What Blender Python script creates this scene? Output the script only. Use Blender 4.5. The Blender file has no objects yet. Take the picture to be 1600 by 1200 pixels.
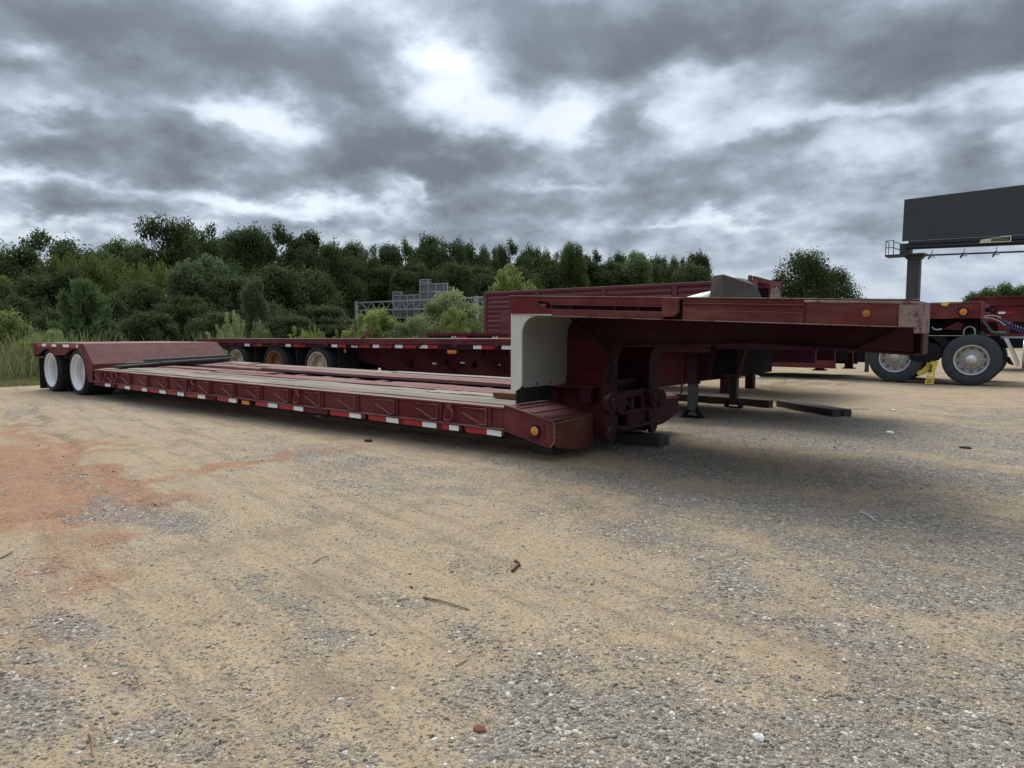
import bpy, bmesh, math, random
import numpy as np
from mathutils import Vector, Matrix
from mathutils.geometry import tessellate_polygon

random.seed(7)
rng = np.random.default_rng(7)
C = bpy.context.scene.collection
S = bpy.context.scene
R = math.radians

# ------------------------------------------------------------------ camera
YAW, PITCH, FPX, CAMH = 128.2175, 4.316, 1060.0, 1.1
cam = bpy.data.cameras.new('camera')
cam.sensor_width = 36.0
cam.lens = FPX / 1600 * 36
cam.clip_start = 0.05
cam.clip_end = 3000
camo = bpy.data.objects.new('camera', cam)
camo.location = (0, 0, CAMH)
camo.rotation_euler = (R(90 - PITCH), 0, R(YAW - 90))
C.objects.link(camo)
S.camera = camo
FH = np.array([math.cos(R(YAW)), math.sin(R(YAW))])          # horizontal view direction
RH = np.array([FH[1], -FH[0]])                               # to the right of it

# ------------------------------------------------------------------ exposure
S.view_settings.view_transform = 'Standard'
S.view_settings.look = 'None'
S.view_settings.gamma = 1
S.view_settings.use_curve_mapping = False
S.view_settings.exposure = 0.44
S.cycles.use_denoising = True
S.cycles.max_bounces = 6
S.cycles.transparent_max_bounces = 4

# ------------------------------------------------------------------ world: overcast sky
SUN_EL, SUN_AZ = 52.0, YAW + 12.0                            # behind the clouds, ahead of the camera
W = bpy.data.worlds.new('World')
S.world = W
W.use_nodes = True
wt = W.node_tree
for n in list(wt.nodes):
    wt.nodes.remove(n)


class NT:
    """tiny helper for node trees"""
    def __init__(s, tree):
        s.t = tree

    def n(s, kind, **kw):
        nd = s.t.nodes.new(kind)
        ins = kw.pop('ins', {})
        for k, v in kw.items():
            setattr(nd, k, v)
        for k, v in ins.items():
            s.put(nd.inputs[k], v)
        return nd

    def put(s, sock, v):
        if isinstance(v, bpy.types.NodeSocket):
            s.t.links.new(v, sock)
        else:
            sock.default_value = v

    def m(s, op, a, b=None, c=None, clamp=False):
        nd = s.t.nodes.new('ShaderNodeMath')
        nd.operation = op
        nd.use_clamp = clamp
        for i, v in enumerate((a, b, c)):
            if v is not None:
                s.put(nd.inputs[i], v)
        return nd.outputs[0]

    def vm(s, op, a, b=None, c=None, out=0):
        nd = s.t.nodes.new('ShaderNodeVectorMath')
        nd.operation = op
        for i, v in enumerate((a, b, c)):
            if v is not None:
                s.put(nd.inputs[i], v)
        return nd.outputs[out]

    def ramp(s, fac, stops, interp='LINEAR'):
        nd = s.t.nodes.new('ShaderNodeValToRGB')
        nd.color_ramp.interpolation = interp
        el = nd.color_ramp.elements
        while len(el) < len(stops):
            el.new(0.5)
        for e, (p, c) in zip(el, stops):
            e.position = p
            e.color = (c[0], c[1], c[2], 1) if isinstance(c, (tuple, list)) else (c, c, c, 1)
        s.put(nd.inputs[0], fac)
        return nd.outputs[0]

    def noise(s, vec, scale, detail=4, rough=0.55, dist=0.0, color=False):
        nd = s.t.nodes.new('ShaderNodeTexNoise')
        s.put(nd.inputs['Vector'], vec)
        nd.inputs['Scale'].default_value = scale
        nd.inputs['Detail'].default_value = detail
        nd.inputs['Roughness'].default_value = rough
        nd.inputs['Distortion'].default_value = dist
        return nd.outputs[1 if color else 0]

    def mix(s, fac, a, b, blend='MIX'):
        nd = s.t.nodes.new('ShaderNodeMix')
        nd.data_type = 'RGBA'
        nd.blend_type = blend
        s.put(nd.inputs[0], fac)
        for sock, v in ((nd.inputs[6], a), (nd.inputs[7], b)):
            if isinstance(v, (tuple, list)) and len(v) == 3:
                v = (*v, 1)
            s.put(sock, v)
        return nd.outputs[2]

    def step(s, x, lo, hi):
        nd = s.t.nodes.new('ShaderNodeMapRange')
        nd.interpolation_type = 'SMOOTHSTEP'
        s.put(nd.inputs[0], x)
        nd.inputs[1].default_value = lo
        nd.inputs[2].default_value = hi
        return nd.outputs[0]


def px_azel(px, py):
    az = math.atan2(px - 800, 1063.0)
    el = math.atan2((520 - py) * math.cos(az), 1063.0)
    return az, el


T = NT(wt)
dirv = T.n('ShaderNodeTexCoord').outputs['Generated']
sep = T.n('ShaderNodeSeparateXYZ', ins={0: dirv})
dz = T.m('MAXIMUM', sep.outputs[2], 0.0)
fwd = T.vm('DOT_PRODUCT', dirv, (FH[0], FH[1], 0), out=1)
rgt = T.vm('DOT_PRODUCT', dirv, (RH[0], RH[1], 0), out=1)
az = T.m('ARCTAN2', rgt, fwd)
el = T.m('ARCSINE', dz)
azel = T.n('ShaderNodeCombineXYZ', ins={0: az, 1: el}).outputs[0]
# cloud layer seen in perspective (plane above the ground, flattened by the earth's curve)
inv = T.m('DIVIDE', 1.0, T.m('ADD', dz, 0.36))
plane = T.vm('SCALE', T.n('ShaderNodeCombineXYZ', ins={0: sep.outputs[0], 1: sep.outputs[1]}).outputs[0])
plane.node.inputs[3].default_value = 1
wt.links.new(inv, plane.node.inputs[3])
lump = T.vm('MULTIPLY', dirv, (1, 1, 1.55))
lump = T.vm('SCALE', lump)
wt.links.new(T.m('DIVIDE', 1.0, T.m('ADD', dz, 0.55)), lump.node.inputs[3])
n_big = T.noise(lump, 2.6, 4, 0.5)
n_mid = T.noise(lump, 7.5, 6, 0.54)
n_fine = T.noise(lump, 24.0, 4, 0.55)
warp = T.noise(lump, 7.0, 5, 0.55, color=True)
warp = T.vm('SUBTRACT', warp, (0.5, 0.5, 0.5))
warped = T.vm('MULTIPLY_ADD', warp, (0.20, 0.11, 0), azel)
# cloud masses (+) and thin bright places (-): centre, half widths (degrees in disguise), weight
CLOUDS = [
    (250, 60, 330, 80, 1.0), (470, 118, 150, 52, .8), (60, 30, 120, 50, .6), (900, 40, 250, 70, 1.0), (930, 120, 110, 38, .8), (1130, 70, 180, 45, .8),
    (1400, 95, 230, 60, 1.0), (1590, 70, 120, 60, .6), (60, 225, 95, 42, .8), (300, 238, 170, 48, .95),
    (610, 235, 110, 62, .8), (730, 262, 130, 38, .7), (980, 205, 70, 40, .6), (1060, 270, 150, 34, .8), (1200, 212, 90, 24, .7), (1190, 305, 170, 28, .7),
    (1500, 265, 130, 36, .6), (760, 328, 110, 18, .6), (570, 280, 90, 34, .6), (560, 358, 160, 16, .6), (130, 335, 140, 16, .6),
    (1420, 190, 60, 18, .35), (1000, 330, 150, 18, .4), (860, 372, 180, 14, .4), (1300, 345, 140, 16, .4), (20, 120, 60, 22, .5), (60, 375, 60, 8, .3),
    (690, 112, 80, 34, -1.1), (770, 185, 130, 36, -1.2), (870, 215, 40, 26, -.9), (440, 195, 95, 26, -1.0), (330, 182, 60, 18, -.6), (20, 285, 80, 16, -.9), (370, 325, 90, 18, -1.0), (90, 175, 90, 14, -.5),
    (1080, 135, 70, 30, -.7), (1040, 185, 50, 24, -.8), (1330, 175, 220, 20, -.75), (1580, 150, 70, 20, -.9), (200, 292, 120, 12, -.5), (100, 365, 120, 14, -.7), (520, 320, 90, 14, -.8),
    (650, 295, 60, 10, -.7), (1360, 265, 60, 26, -.5), (480, 345, 50, 10, -.7), (1100, 350, 120, 8, -.5), (320, 372, 70, 12, -.5), (1150, 120, 40, 20, -.4), (900, 300, 90, 10, -.4),
    (60, 95, 60, 12, -.5), (880, 15, 40, 18, -.5), (1560, 220, 40, 18, -.5),
]
acc = 0.0
for (px, py, hx, hy, wgt) in CLOUDS:
    a0, e0 = px_azel(px, py)
    ax, _ = px_azel(px + hx, py)
    _, ey = px_azel(px, py - hy)
    sx, sy = 1 / max(ax - a0, .01), 1 / max(ey - e0, .006)
    d = T.vm('MULTIPLY_ADD', warped, (sx, sy, 0), (-a0 * sx, -e0 * sy, 0))
    d2 = T.vm('DOT_PRODUCT', d, d, out=1)
    g = T.m('EXPONENT', T.m('MULTIPLY', d2, -1.0))
    acc = T.m('MULTIPLY_ADD', g, wgt * 0.30, acc)
fld = T.m('MULTIPLY_ADD', T.m('SUBTRACT', n_big, 0.5), 0.70, 0.43)
fld = T.m('MULTIPLY_ADD', T.m('SUBTRACT', n_mid, 0.5), 0.74, fld)
fld = T.m('MULTIPLY_ADD', T.m('SUBTRACT', n_fine, 0.5), 0.15, fld)
fld = T.m('ADD', fld, acc)
cloud = T.ramp(fld, [(0.0, (.76, .765, .765)), (0.18, (.69, .70, .71)), (0.33, (.51, .535, .56)), (0.45, (.355, .387, .42)), (0.58, (.235, .262, .290)), (0.76, (.155, .174, .194)), (1.0, (.118, .132, .148))])
# far clouds merge into pale blue grey air near the horizon
low = T.m('SUBTRACT', 1.0, T.step(el, 0.0, 0.13))
cloud = T.mix(T.m('MULTIPLY', low, 0.75), cloud, (.42, .46, .515))
# an overcast sky is brighter overhead, most of all round the veiled sun
sund = (math.cos(R(SUN_AZ)) * math.cos(R(SUN_EL)), math.sin(R(SUN_AZ)) * math.cos(R(SUN_EL)), math.sin(R(SUN_EL)))
sdot = T.vm('DOT_PRODUCT', dirv, sund, out=1)
gain = T.m('ADD', T.m('MULTIPLY', T.step(el, 0.42, 1.25), 1.3), T.m('MULTIPLY', T.step(sdot, 0.80, 1.0), 1.6))
gain = T.m('ADD', gain, 1.0)
cloud = T.vm('MULTIPLY', cloud, (.945, 1.0, 1.075))
cloud = T.vm('SCALE', cloud)
wt.links.new(gain, cloud.node.inputs[3])
sky = T.n('ShaderNodeTexSky', sky_type='NISHITA', sun_disc=False, sun_elevation=R(SUN_EL), sun_rotation=R(90 - SUN_AZ))
bg1 = T.n('ShaderNodeBackground', ins={0: sky.outputs[0], 1: 0.10})
bg2 = T.n('ShaderNodeBackground', ins={0: cloud, 1: 1.0})
thin = T.m('MULTIPLY', T.m('SUBTRACT', 1.0, T.step(fld, 0.18, 0.5)), 0.22)
thin = T.m('SUBTRACT', 1.0, thin)
mixs = T.n('ShaderNodeMixShader', ins={0: thin, 1: bg1.outputs[0], 2: bg2.outputs[0]})
wo = T.n('ShaderNodeOutputWorld', ins={0: mixs.outputs[0]})
W.cycles.sampling_method = 'MANUAL'
W.cycles.sample_map_resolution = 1024

sun = bpy.data.lights.new('sun', 'SUN')
sun.energy = 2.1
sun.angle = R(42)
sun.color = (1.0, 0.945, 0.855)
suno = bpy.data.objects.new('sun', sun)
suno.rotation_euler = Vector(sund).to_track_quat('Z', 'Y').to_euler()
suno.location = (0, 0, 30)
C.objects.link(suno)


# ------------------------------------------------------------------ pixel helpers (calibration of the photograph)
_p = R(PITCH)
F3 = np.array([FH[0] * math.cos(_p), FH[1] * math.cos(_p), -math.sin(_p)])
R3 = np.array([RH[0], RH[1], 0])
U3 = np.cross(R3, F3)


def ray(px, py):
    return F3 + R3 * (px - 800) / FPX - U3 * (py - 600) / FPX


def gz(px, py, z=0.0):
    d = ray(px, py)
    k = (z - CAMH) / d[2]
    return d[0] * k, d[1] * k


def at(px, depth):
    """world x, y of what stands at pixel column px, depth metres ahead"""
    d = RH * (px - 800) / 1063.0 + FH
    return d[0] * depth, d[1] * depth


def z_at(py, depth):
    return CAMH + (520 - py) / 1063.0 * depth


# ------------------------------------------------------------------ mesh builder
WO = {}


def mesh_np(name, v, faces_flat, nper, mats=(), smooth=False):
    """mesh from numpy arrays; all faces have nper corners"""
    me = bpy.data.meshes.new(name)
    nf = len(faces_flat) // nper
    me.vertices.add(len(v))
    me.vertices.foreach_set('co', np.asarray(v, np.float32).ravel())
    me.loops.add(len(faces_flat))
    me.loops.foreach_set('vertex_index', np.asarray(faces_flat, np.int32))
    me.polygons.add(nf)
    me.polygons.foreach_set('loop_start', np.arange(0, nf * nper, nper, dtype=np.int32))
    me.polygons.foreach_set('loop_total', np.full(nf, nper, np.int32))
    if smooth:
        me.polygons.foreach_set('use_smooth', np.ones(nf, bool))
    for m in mats:
        me.materials.append(m)
    me.update(calc_edges=True)
    me.validate()
    return me


class MB:
    def __init__(s, xf=None):
        s.v, s.f, s.xf = [], [], xf

    def add(s, vs, fs):
        o = len(s.v)
        s.v += [tuple(p) for p in vs]
        s.f += [tuple(i + o for i in f) for f in fs]
        return s

    def box(s, x0, x1, y0, y1, z0, z1):
        x0, x1 = min(x0, x1), max(x0, x1)
        y0, y1 = min(y0, y1), max(y0, y1)
        z0, z1 = min(z0, z1), max(z0, z1)
        return s.hexa([(x0, y0, z0), (x1, y0, z0), (x1, y1, z0), (x0, y1, z0), (x0, y0, z1), (x1, y0, z1), (x1, y1, z1), (x0, y1, z1)])

    def hexa(s, p):
        return s.add(p, [(3, 2, 1, 0), (4, 5, 6, 7), (0, 1, 5, 4), (1, 2, 6, 5), (2, 3, 7, 6), (3, 0, 4, 7)])

    def bar(s, a, b, w, h, up=(0, 0, 1)):
        a, b, up = Vector(a), Vector(b), Vector(up)
        d = (b - a).normalized()
        sd = d.cross(up)
        if sd.length < 1e-4:
            sd = d.cross(Vector((1, 0, 0)))
        sd.normalize()
        u = sd.cross(d).normalized()
        sd, u = sd * w / 2, u * h / 2
        return s.hexa([a - sd - u, b - sd - u, b + sd - u, a + sd - u, a - sd + u, b - sd + u, b + sd + u, a + sd + u])

    def prism(s, poly, t0, t1, axis='y', holes=()):
        """outline (a, b) extruded along an axis; real holes"""
        def p3(a, b, t):
            return {'y': (a, t, b), 'x': (t, a, b), 'z': (a, b, t)}[axis]
        loops = [list(poly)] + [list(h) for h in holes]
        flat = [q for l in loops for q in l]
        tris = tessellate_polygon([[Vector((a, b, 0)) for a, b in l] for l in loops])
        n = len(flat)
        vs = [p3(a, b, t0) for a, b in flat] + [p3(a, b, t1) for a, b in flat]
        fs = [tuple(t) for t in tris] + [tuple(i + n for i in reversed(t)) for t in tris]
        o = 0
        for l in loops:
            k = len(l)
            for i in range(k):
                j = (i + 1) % k
                fs.append((o + i, o + j, o + j + n, o + i + n))
            o += k
        return s.add(vs, fs)

    def tube(s, path, r, n=6, r1=None):
        path = [Vector(p) for p in path]
        m = len(path)
        vs, fs = [], []
        prev = None
        for i, p in enumerate(path):
            d = (path[min(i + 1, m - 1)] - path[max(i - 1, 0)]).normalized()
            if prev is None:
                a = d.orthogonal().normalized()
            else:
                a = (prev - d * prev.dot(d)).normalized()
            prev = a
            b = d.cross(a)
            rr = r if r1 is None else r + (r1 - r) * i / (m - 1)
            for k in range(n):
                t = 2 * math.pi * k / n
                vs.append(p + a * math.cos(t) * rr + b * math.sin(t) * rr)
        for i in range(m - 1):
            for k in range(n):
                q = (k + 1) % n
                fs.append((i * n + k, i * n + q, (i + 1) * n + q, (i + 1) * n + k))
        fs.append(tuple(reversed(range(n))))
        fs.append(tuple(range((m - 1) * n, m * n)))
        return s.add(vs, fs)

    def lathe(s, prof, c, axis='y', n=32, closed=True):
        """profile (radius, along axis) turned about an axis through c"""
        vs, fs = [], []
        for r, a in prof:
            for k in range(n):
                t = 2 * math.pi * k / n
                u, w = r * math.cos(t), r * math.sin(t)
                o = {'y': (u, a, w), 'x': (a, u, w), 'z': (u, w, a)}[axis]
                vs.append((c[0] + o[0], c[1] + o[1], c[2] + o[2]))
        for i in range(len(prof) - 1):
            for k in range(n):
                q = (k + 1) % n
                fs.append((i * n + k, i * n + q, (i + 1) * n + q, (i + 1) * n + k))
        if closed:
            fs.append(tuple(range(n)))
            fs.append(tuple(reversed(range((len(prof) - 1) * n, len(prof) * n))))
        return s.add(vs, fs)

    def build(s, name, mat, parent=None, origin=None, smooth=None, bevel=0.0):
        vs = s.v if s.xf is None else [s.xf(*p) for p in s.v]
        if origin is None:
            origin = WO[parent.name] if parent is not None else tuple(np.mean(np.array(vs), 0))
        bm = bmesh.new()
        bv = [bm.verts.new((p[0] - origin[0], p[1] - origin[1], p[2] - origin[2])) for p in vs]
        for f in s.f:
            try:
                bm.faces.new([bv[i] for i in f])
            except ValueError:
                pass
        bmesh.ops.recalc_face_normals(bm, faces=bm.faces)
        me = bpy.data.meshes.new(name)
        bm.to_mesh(me)
        bm.free()
        me.materials.append(mat)
        if smooth:
            me.shade_smooth()
            me.set_sharp_from_angle(angle=R(smooth))
        o = bpy.data.objects.new(name, me)
        link(o, parent, origin)
        if bevel:
            b = o.modifiers.new('edge', 'BEVEL')
            b.width = bevel
            b.segments = 1
            b.limit_method = 'ANGLE'
            b.angle_limit = R(50)
        return o


def link(o, parent, origin):
    C.objects.link(o)
    WO[o.name] = tuple(origin)
    if parent is not None:
        o.parent = parent
        w = WO[parent.name]
        o.location = (origin[0] - w[0], origin[1] - w[1], origin[2] - w[2])
    else:
        o.location = origin


def thing(name, loc, label, cat, group=None):
    o = bpy.data.objects.new(name, None)
    o.empty_display_size = .3
    link(o, None, loc)
    return tag(o, label, cat, group)


def tag(o, label=None, cat=None, group=None, kind=None):
    for k, v in (('label', label), ('category', cat), ('group', group), ('kind', kind)):
        if v:
            o[k] = v
    return o


def copy_at(o, origin, parent=None):
    """copy one object (sharing its mesh) and its children, put at a world origin"""
    c = o.copy()
    if parent is None and o.parent is not None:
        parent = o.parent
    C.objects.link(c)
    WO[c.name] = tuple(origin)
    c.parent = parent
    if parent is not None:
        w = WO[parent.name]
        c.location = (origin[0] - w[0], origin[1] - w[1], origin[2] - w[2])
    else:
        c.location = origin
    a = WO[o.name]
    for ch in list(o.children):
        b = WO[ch.name]
        copy_at(ch, (origin[0] + b[0] - a[0], origin[1] + b[1] - a[1], origin[2] + b[2] - a[2]), c)
    return c


# ------------------------------------------------------------------ materials
def new_mat(name):
    m = bpy.data.materials.new(name)
    m.use_nodes = True
    t = m.node_tree
    for n in list(t.nodes):
        t.nodes.remove(n)
    T = NT(t)
    out = T.n('ShaderNodeOutputMaterial')
    return m, T, out


def principled(T, out, col, rough=.6, metal=0.0, bump=None, bstr=.3, bdist=.01, spec=.4):
    p = T.n('ShaderNodeBsdfPrincipled')
    T.put(p.inputs['Base Color'], col if not isinstance(col, tuple) else (*col[:3], 1))
    T.put(p.inputs['Roughness'], rough)
    T.put(p.inputs['Metallic'], metal)
    p.inputs['Specular IOR Level'].default_value = spec
    if bump is not None:
        b = T.n('ShaderNodeBump', ins={'Strength': bstr, 'Distance': bdist, 'Height': bump})
        T.t.links.new(b.outputs[0], p.inputs['Normal'])
    T.t.links.new(p.outputs[0], out.inputs[0])
    return p


def paint(name, base, faded=None, rust=(.085, .035, .018), dust=(.30, .25, .20), rough=.66, fade=.5, chips=.5, dusty=.6, stretch=(1, 1, 1), spec=.16, chip_at=.60):
    """old sprayed paint: faded patches, chips to rust, dirt runs, dust lying on upward faces"""
    m, T, out = new_mat(name)
    geo = T.n('ShaderNodeNewGeometry')
    pos = geo.outputs['Position']
    ps = T.vm('MULTIPLY', pos, stretch)
    faded = faded or tuple(min(1, c * 1.5 + .03) for c in base)
    n1 = T.noise(ps, 1.6, 6, .65)
    n2 = T.noise(ps, 9, 6, .7, .4)
    n3 = T.noise(pos, 38, 4, .7)
    run = T.noise(T.vm('MULTIPLY', pos, (14, 14, 1.6)), 1.0, 4, .6)
    c = T.mix(T.m('MULTIPLY', T.step(n1, .42, .72), fade), base, faded)
    c = T.mix(T.m('MULTIPLY', T.step(run, .5, .78), .45), c, tuple(x * .6 for x in base))
    ch = T.m('MULTIPLY', T.step(T.m('ADD', T.m('MULTIPLY', n2, .65), T.m('MULTIPLY', n3, .35)), chip_at, chip_at + .06), chips, clamp=True)
    c = T.mix(ch, c, rust)
    scr = T.noise(T.vm('MULTIPLY', pos, (1.3, 30, 75)), 1.0, 5, .7, .6)
    sm = T.m('MULTIPLY', T.m('MULTIPLY', T.step(scr, .60, .70), T.step(n1, .38, .62)), .55 * min(1, fade + .1))
    c = T.mix(sm, c, tuple(min(1, x * 1.5 + .045) for x in faded))
    nz = T.n('ShaderNodeSeparateXYZ', ins={0: geo.outputs['Normal']}).outputs[2]
    d = T.m('MULTIPLY', T.m('MULTIPLY', T.step(nz, .25, .9), dusty), T.m('ADD', .45, T.m('MULTIPLY', n2, .9)), clamp=True)
    c = T.mix(d, c, dust)
    haze = T.m('MULTIPLY', T.step(n1, .35, .8), .06)
    c = T.mix(haze, c, dust)
    rg = T.m('ADD', rough, T.m('MULTIPLY', T.m('SUBTRACT', n2, .5), .5), clamp=True)
    principled(T, out, c, rg, 0, T.m('ADD', n3, n2), .22, .004, spec)
    return m


def plain(name, col, rough=.6, metal=0.0, var=.25, scale=12, spec=.4, bump=.2):
    m, T, out = new_mat(name)
    pos = T.n('ShaderNodeNewGeometry').outputs['Position']
    n = T.noise(pos, scale, 5, .65)
    n2 = T.noise(pos, scale * 6, 3, .6)
    k = T.m('ADD', T.m('MULTIPLY', T.m('SUBTRACT', n, .5), var * 2.2), 1.0)
    k = T.m('MULTIPLY_ADD', T.m('SUBTRACT', n2, .5), var, k)
    c = T.vm('SCALE', (*col,))
    T.put(c.node.inputs[3], k)
    principled(T, out, c, T.m('MULTIPLY_ADD', n, .3, rough - .15), metal, T.m('ADD', n, n2), bump, .004, spec)
    return m


def deck_wood(name, wood, paintc, amount):
    """weathered deck board: grain along x, worn paint, each board its own tone"""
    m, T, out = new_mat(name)
    pos = T.n('ShaderNodeNewGeometry').outputs['Position']
    oi = T.n('ShaderNodeObjectInfo').outputs['Random']
    off = T.n('ShaderNodeCombineXYZ', ins={0: T.m('MULTIPLY', oi, 37.0), 1: T.m('MULTIPLY', oi, 11.0)}).outputs[0]
    p = T.vm('ADD', pos, off)
    grain = T.noise(T.vm('MULTIPLY', p, (1.4, 42, 20)), 1.0, 6, .7, .3)
    blot = T.noise(T.vm('MULTIPLY', p, (1.1, 5, 5)), 1.0, 6, .68)
    fine = T.noise(T.vm('MULTIPLY', p, (10, 170, 60)), 1.0, 3, .6)
    c = T.mix(grain, tuple(x * .55 for x in wood), tuple(min(1, x * 1.35) for x in wood))
    c = T.mix(T.m('MULTIPLY', fine, .4), c, tuple(x * .8 for x in wood))
    tone = T.m('ADD', .72, T.m('MULTIPLY', oi, .5))
    cs = T.vm('SCALE', c)
    T.put(cs.node.inputs[3], tone)
    pa = T.m('MULTIPLY', T.step(T.m('ADD', T.m('MULTIPLY', blot, .7), T.m('MULTIPLY', grain, .3)), .62 - amount * .3, .80 - amount * .3), .85)
    c = T.mix(pa, cs, paintc)
    drk = T.m('MULTIPLY', T.step(grain, .55, .68), .75)
    c = T.mix(drk, c, (.05, .04, .035))
    principled(T, out, c, .85, 0, T.m('ADD', grain, T.m('MULTIPLY', fine, .5)), .5, .006, .2)
    return m


def leaf_mat(name, dark, light, trans=.35):
    m, T, out = new_mat(name)
    geo = T.n('ShaderNodeNewGeometry')
    oi = T.n('ShaderNodeObjectInfo').outputs['Random']
    n = T.noise(geo.outputs['Position'], .35, 3, .6)
    at_ = T.n('ShaderNodeAttribute', attribute_name='tone').outputs['Fac']
    k = T.m('ADD', T.m('MULTIPLY', n, .45), T.m('MULTIPLY', at_, .55))
    c = T.mix(k, dark, light)
    cs = T.vm('SCALE', c)
    T.put(cs.node.inputs[3], T.m('ADD', .72, T.m('MULTIPLY', oi, .56)))
    d = T.n('ShaderNodeBsdfPrincipled')
    T.put(d.inputs['Base Color'], cs)
    d.inputs['Roughness'].default_value = .62
    d.inputs['Specular IOR Level'].default_value = .08
    tr = T.n('ShaderNodeBsdfTranslucent')
    T.put(tr.inputs[0], T.mix(.5, cs, tuple(x * 1.1 for x in light)))
    mx = T.n('ShaderNodeMixShader', ins={0: trans, 1: d.outputs[0], 2: tr.outputs[0]})
    T.t.links.new(mx.outputs[0], out.inputs[0])
    return m


M = {}
M['red'] = paint('maroon_paint', (.112, .016, .022), (.175, .045, .046), fade=.65, chips=.6, dust=(.27, .20, .17), dusty=.5, chip_at=.565)
M['red_shaded'] = paint('shade_darkened_maroon_paint', (.034, .0045, .009), (.046, .008, .013), fade=.4, chips=.35, dusty=.4)  # maroon with the shade of beams and undersides put into its colour
M['red_bright'] = paint('fresh_red_paint', (.062, .0035, .008), (.075, .008, .012), fade=.4, chips=.2, dusty=.3)
M['red_worn'] = paint('worn_red_brown_paint', (.105, .020, .020), (.180, .062, .050), fade=.9, chips=.85, chip_at=.555, rust=(.12, .048, .032), dust=(.33, .22, .19), dusty=.6, stretch=(.5, 1, 2.2))
M['red_ramp'] = paint('scuffed_ramp_paint', (.085, .019, .020), (.125, .042, .040), fade=.75, chips=.75, rust=(.20, .105, .095), dust=(.20, .10, .085), dusty=.22, stretch=(1, .4, 1))
M['red_edge'] = paint('worn_red_bar_paint', (.150, .034, .038), (.205, .072, .068), fade=.7, chips=.4, rust=(.11, .05, .035), dusty=.5)
M['red_far'] = paint('faded_container_paint', (.112, .029, .040), (.165, .055, .066), fade=.6, chips=.4, dusty=.5, stretch=(.4, 1, 3))
M['rusty'] = paint('rust_brown_plate', (.10, .022, .02), (.13, .055, .03), rust=(.13, .06, .025), fade=.9, chips=.9, dusty=.5)
M['peel'] = paint('peeling_grey_paint', (.22, .15, .135), (.33, .26, .23), rust=(.075, .020, .020), fade=.9, chips=.85, dusty=.3, chip_at=.52)
M['white'] = paint('dusty_white_paint', (.54, .54, .49), (.63, .63, .58), rust=(.17, .13, .09), chips=.55, fade=.8, dust=(.36, .33, .28), dusty=.3)
M['white_shaded'] = plain('shade_darkened_white_metal', (.22, .215, .195), .65, var=.3, scale=3)  # white darkened to carry the deep shade inside the bulkhead
M['rim'] = plain('white_rim_paint', (.70, .70, .70), .45, var=.12, scale=6)
M['tape_w'] = plain('white_reflective_tape', (.80, .80, .80), .4, var=.10, scale=25)
M['tape_r'] = plain('red_reflective_tape', (.36, .012, .018), .4, var=.25, scale=25)
M['tyre'] = plain('tyre_rubber', (.022, .023, .026), .75, var=.35, scale=9, spec=.3)
M['tyre_grey'] = plain('dusty_tyre_rubber', (.040, .046, .050), .75, var=.30, scale=7, spec=.3)
M['black'] = plain('black_steel', (.011, .012, .015), .8, var=.4, scale=7, spec=.12)
M['rubber'] = plain('black_rubber_flap', (.016, .016, .018), .7, var=.3, scale=5)
M['sign_panel'] = plain('dull_sign_back', (.15, .16, .17), .6, .2, var=.15, scale=2)
M['steel'] = plain('galvanised_steel', (.36, .385, .40), .5, .35, var=.18, scale=3)
M['alu'] = plain('polished_aluminium', (.55, .55, .54), .3, .75, var=.12, scale=8)
M['alu_dull'] = plain('dull_aluminium', (.34, .34, .33), .45, .5, var=.2, scale=10)
M['brass'] = plain('dull_hub_cap', (.36, .33, .26), .4, .5, var=.2, scale=10)
M['grey_leg'] = plain('weathered_grey_steel', (.062, .064, .055), .65, var=.35, scale=9)
M['rust'] = plain('brown_rust', (.12, .05, .025), .85, var=.5, scale=14)
M['yellow'] = plain('yellow_paint', (.62, .47, .055), .5, var=.22, scale=12)
M['timber'] = plain('dark_old_timber', (.052, .044, .038), .85, var=.45, scale=9, bump=.5)
M['timber_lt'] = plain('worn_timber_top', (.085, .078, .070), .85, var=.4, scale=9, bump=.5)
M['concrete'] = plain('grey_green_block', (.060, .055, .046), .85, var=.25, scale=14, bump=.5)
M['sheet'] = plain('white_sheet', (.70, .68, .64), .7, var=.08, scale=5)
M['bill'] = plain('black_billboard_vinyl', (.026, .031, .036), .42, var=.35, scale=.5, spec=.5, bump=.02)
M['bill_frame'] = plain('dark_purple_steel', (.034, .033, .045), .6, var=.2, scale=2)
M['bill_post'] = plain('grey_steel_post', (.055, .055, .058), .6, var=.2, scale=1)
M['pale'] = plain('pale_yellow_plate', (.56, .55, .40), .6, var=.1, scale=2)
M['print'] = plain('dark_print', (.09, .095, .08), .6, var=.9, scale=6)
M['hose_blue'] = plain('blue_air_hose', (.035, .05, .13), .45, var=.2, scale=20)
M['hose_green'] = plain('green_grey_hose', (.10, .12, .10), .55, var=.2, scale=20)
M['wire'] = plain('pale_cable', (.5, .5, .48), .5, var=.1, scale=20)
M['cab'] = plain('white_cab_paint', (.7, .7, .7), .35, var=.05, scale=2)
M['board_dark'] = deck_wood('dark_wet_board', (.095, .085, .075), (.05, .045, .04), .3)
M['wood'] = deck_wood('grey_deck_board', (.26, .225, .185), (.17, .08, .07), .35)
M['wood_pink'] = deck_wood('red_stained_board', (.24, .17, .15), (.18, .075, .07), .85)
M['bark'] = plain('bark', (.075, .062, .05), .9, var=.4, scale=6, bump=.6)
M['twig'] = plain('dry_twig', (.22, .15, .09), .9, var=.3, scale=30)
M['chip'] = plain('white_stone', (.72, .70, .64), .8, var=.1, scale=30)
M['leafA'] = leaf_mat('dark_oak_leaf', (.033, .050, .020), (.072, .104, .034), .35)
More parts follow.
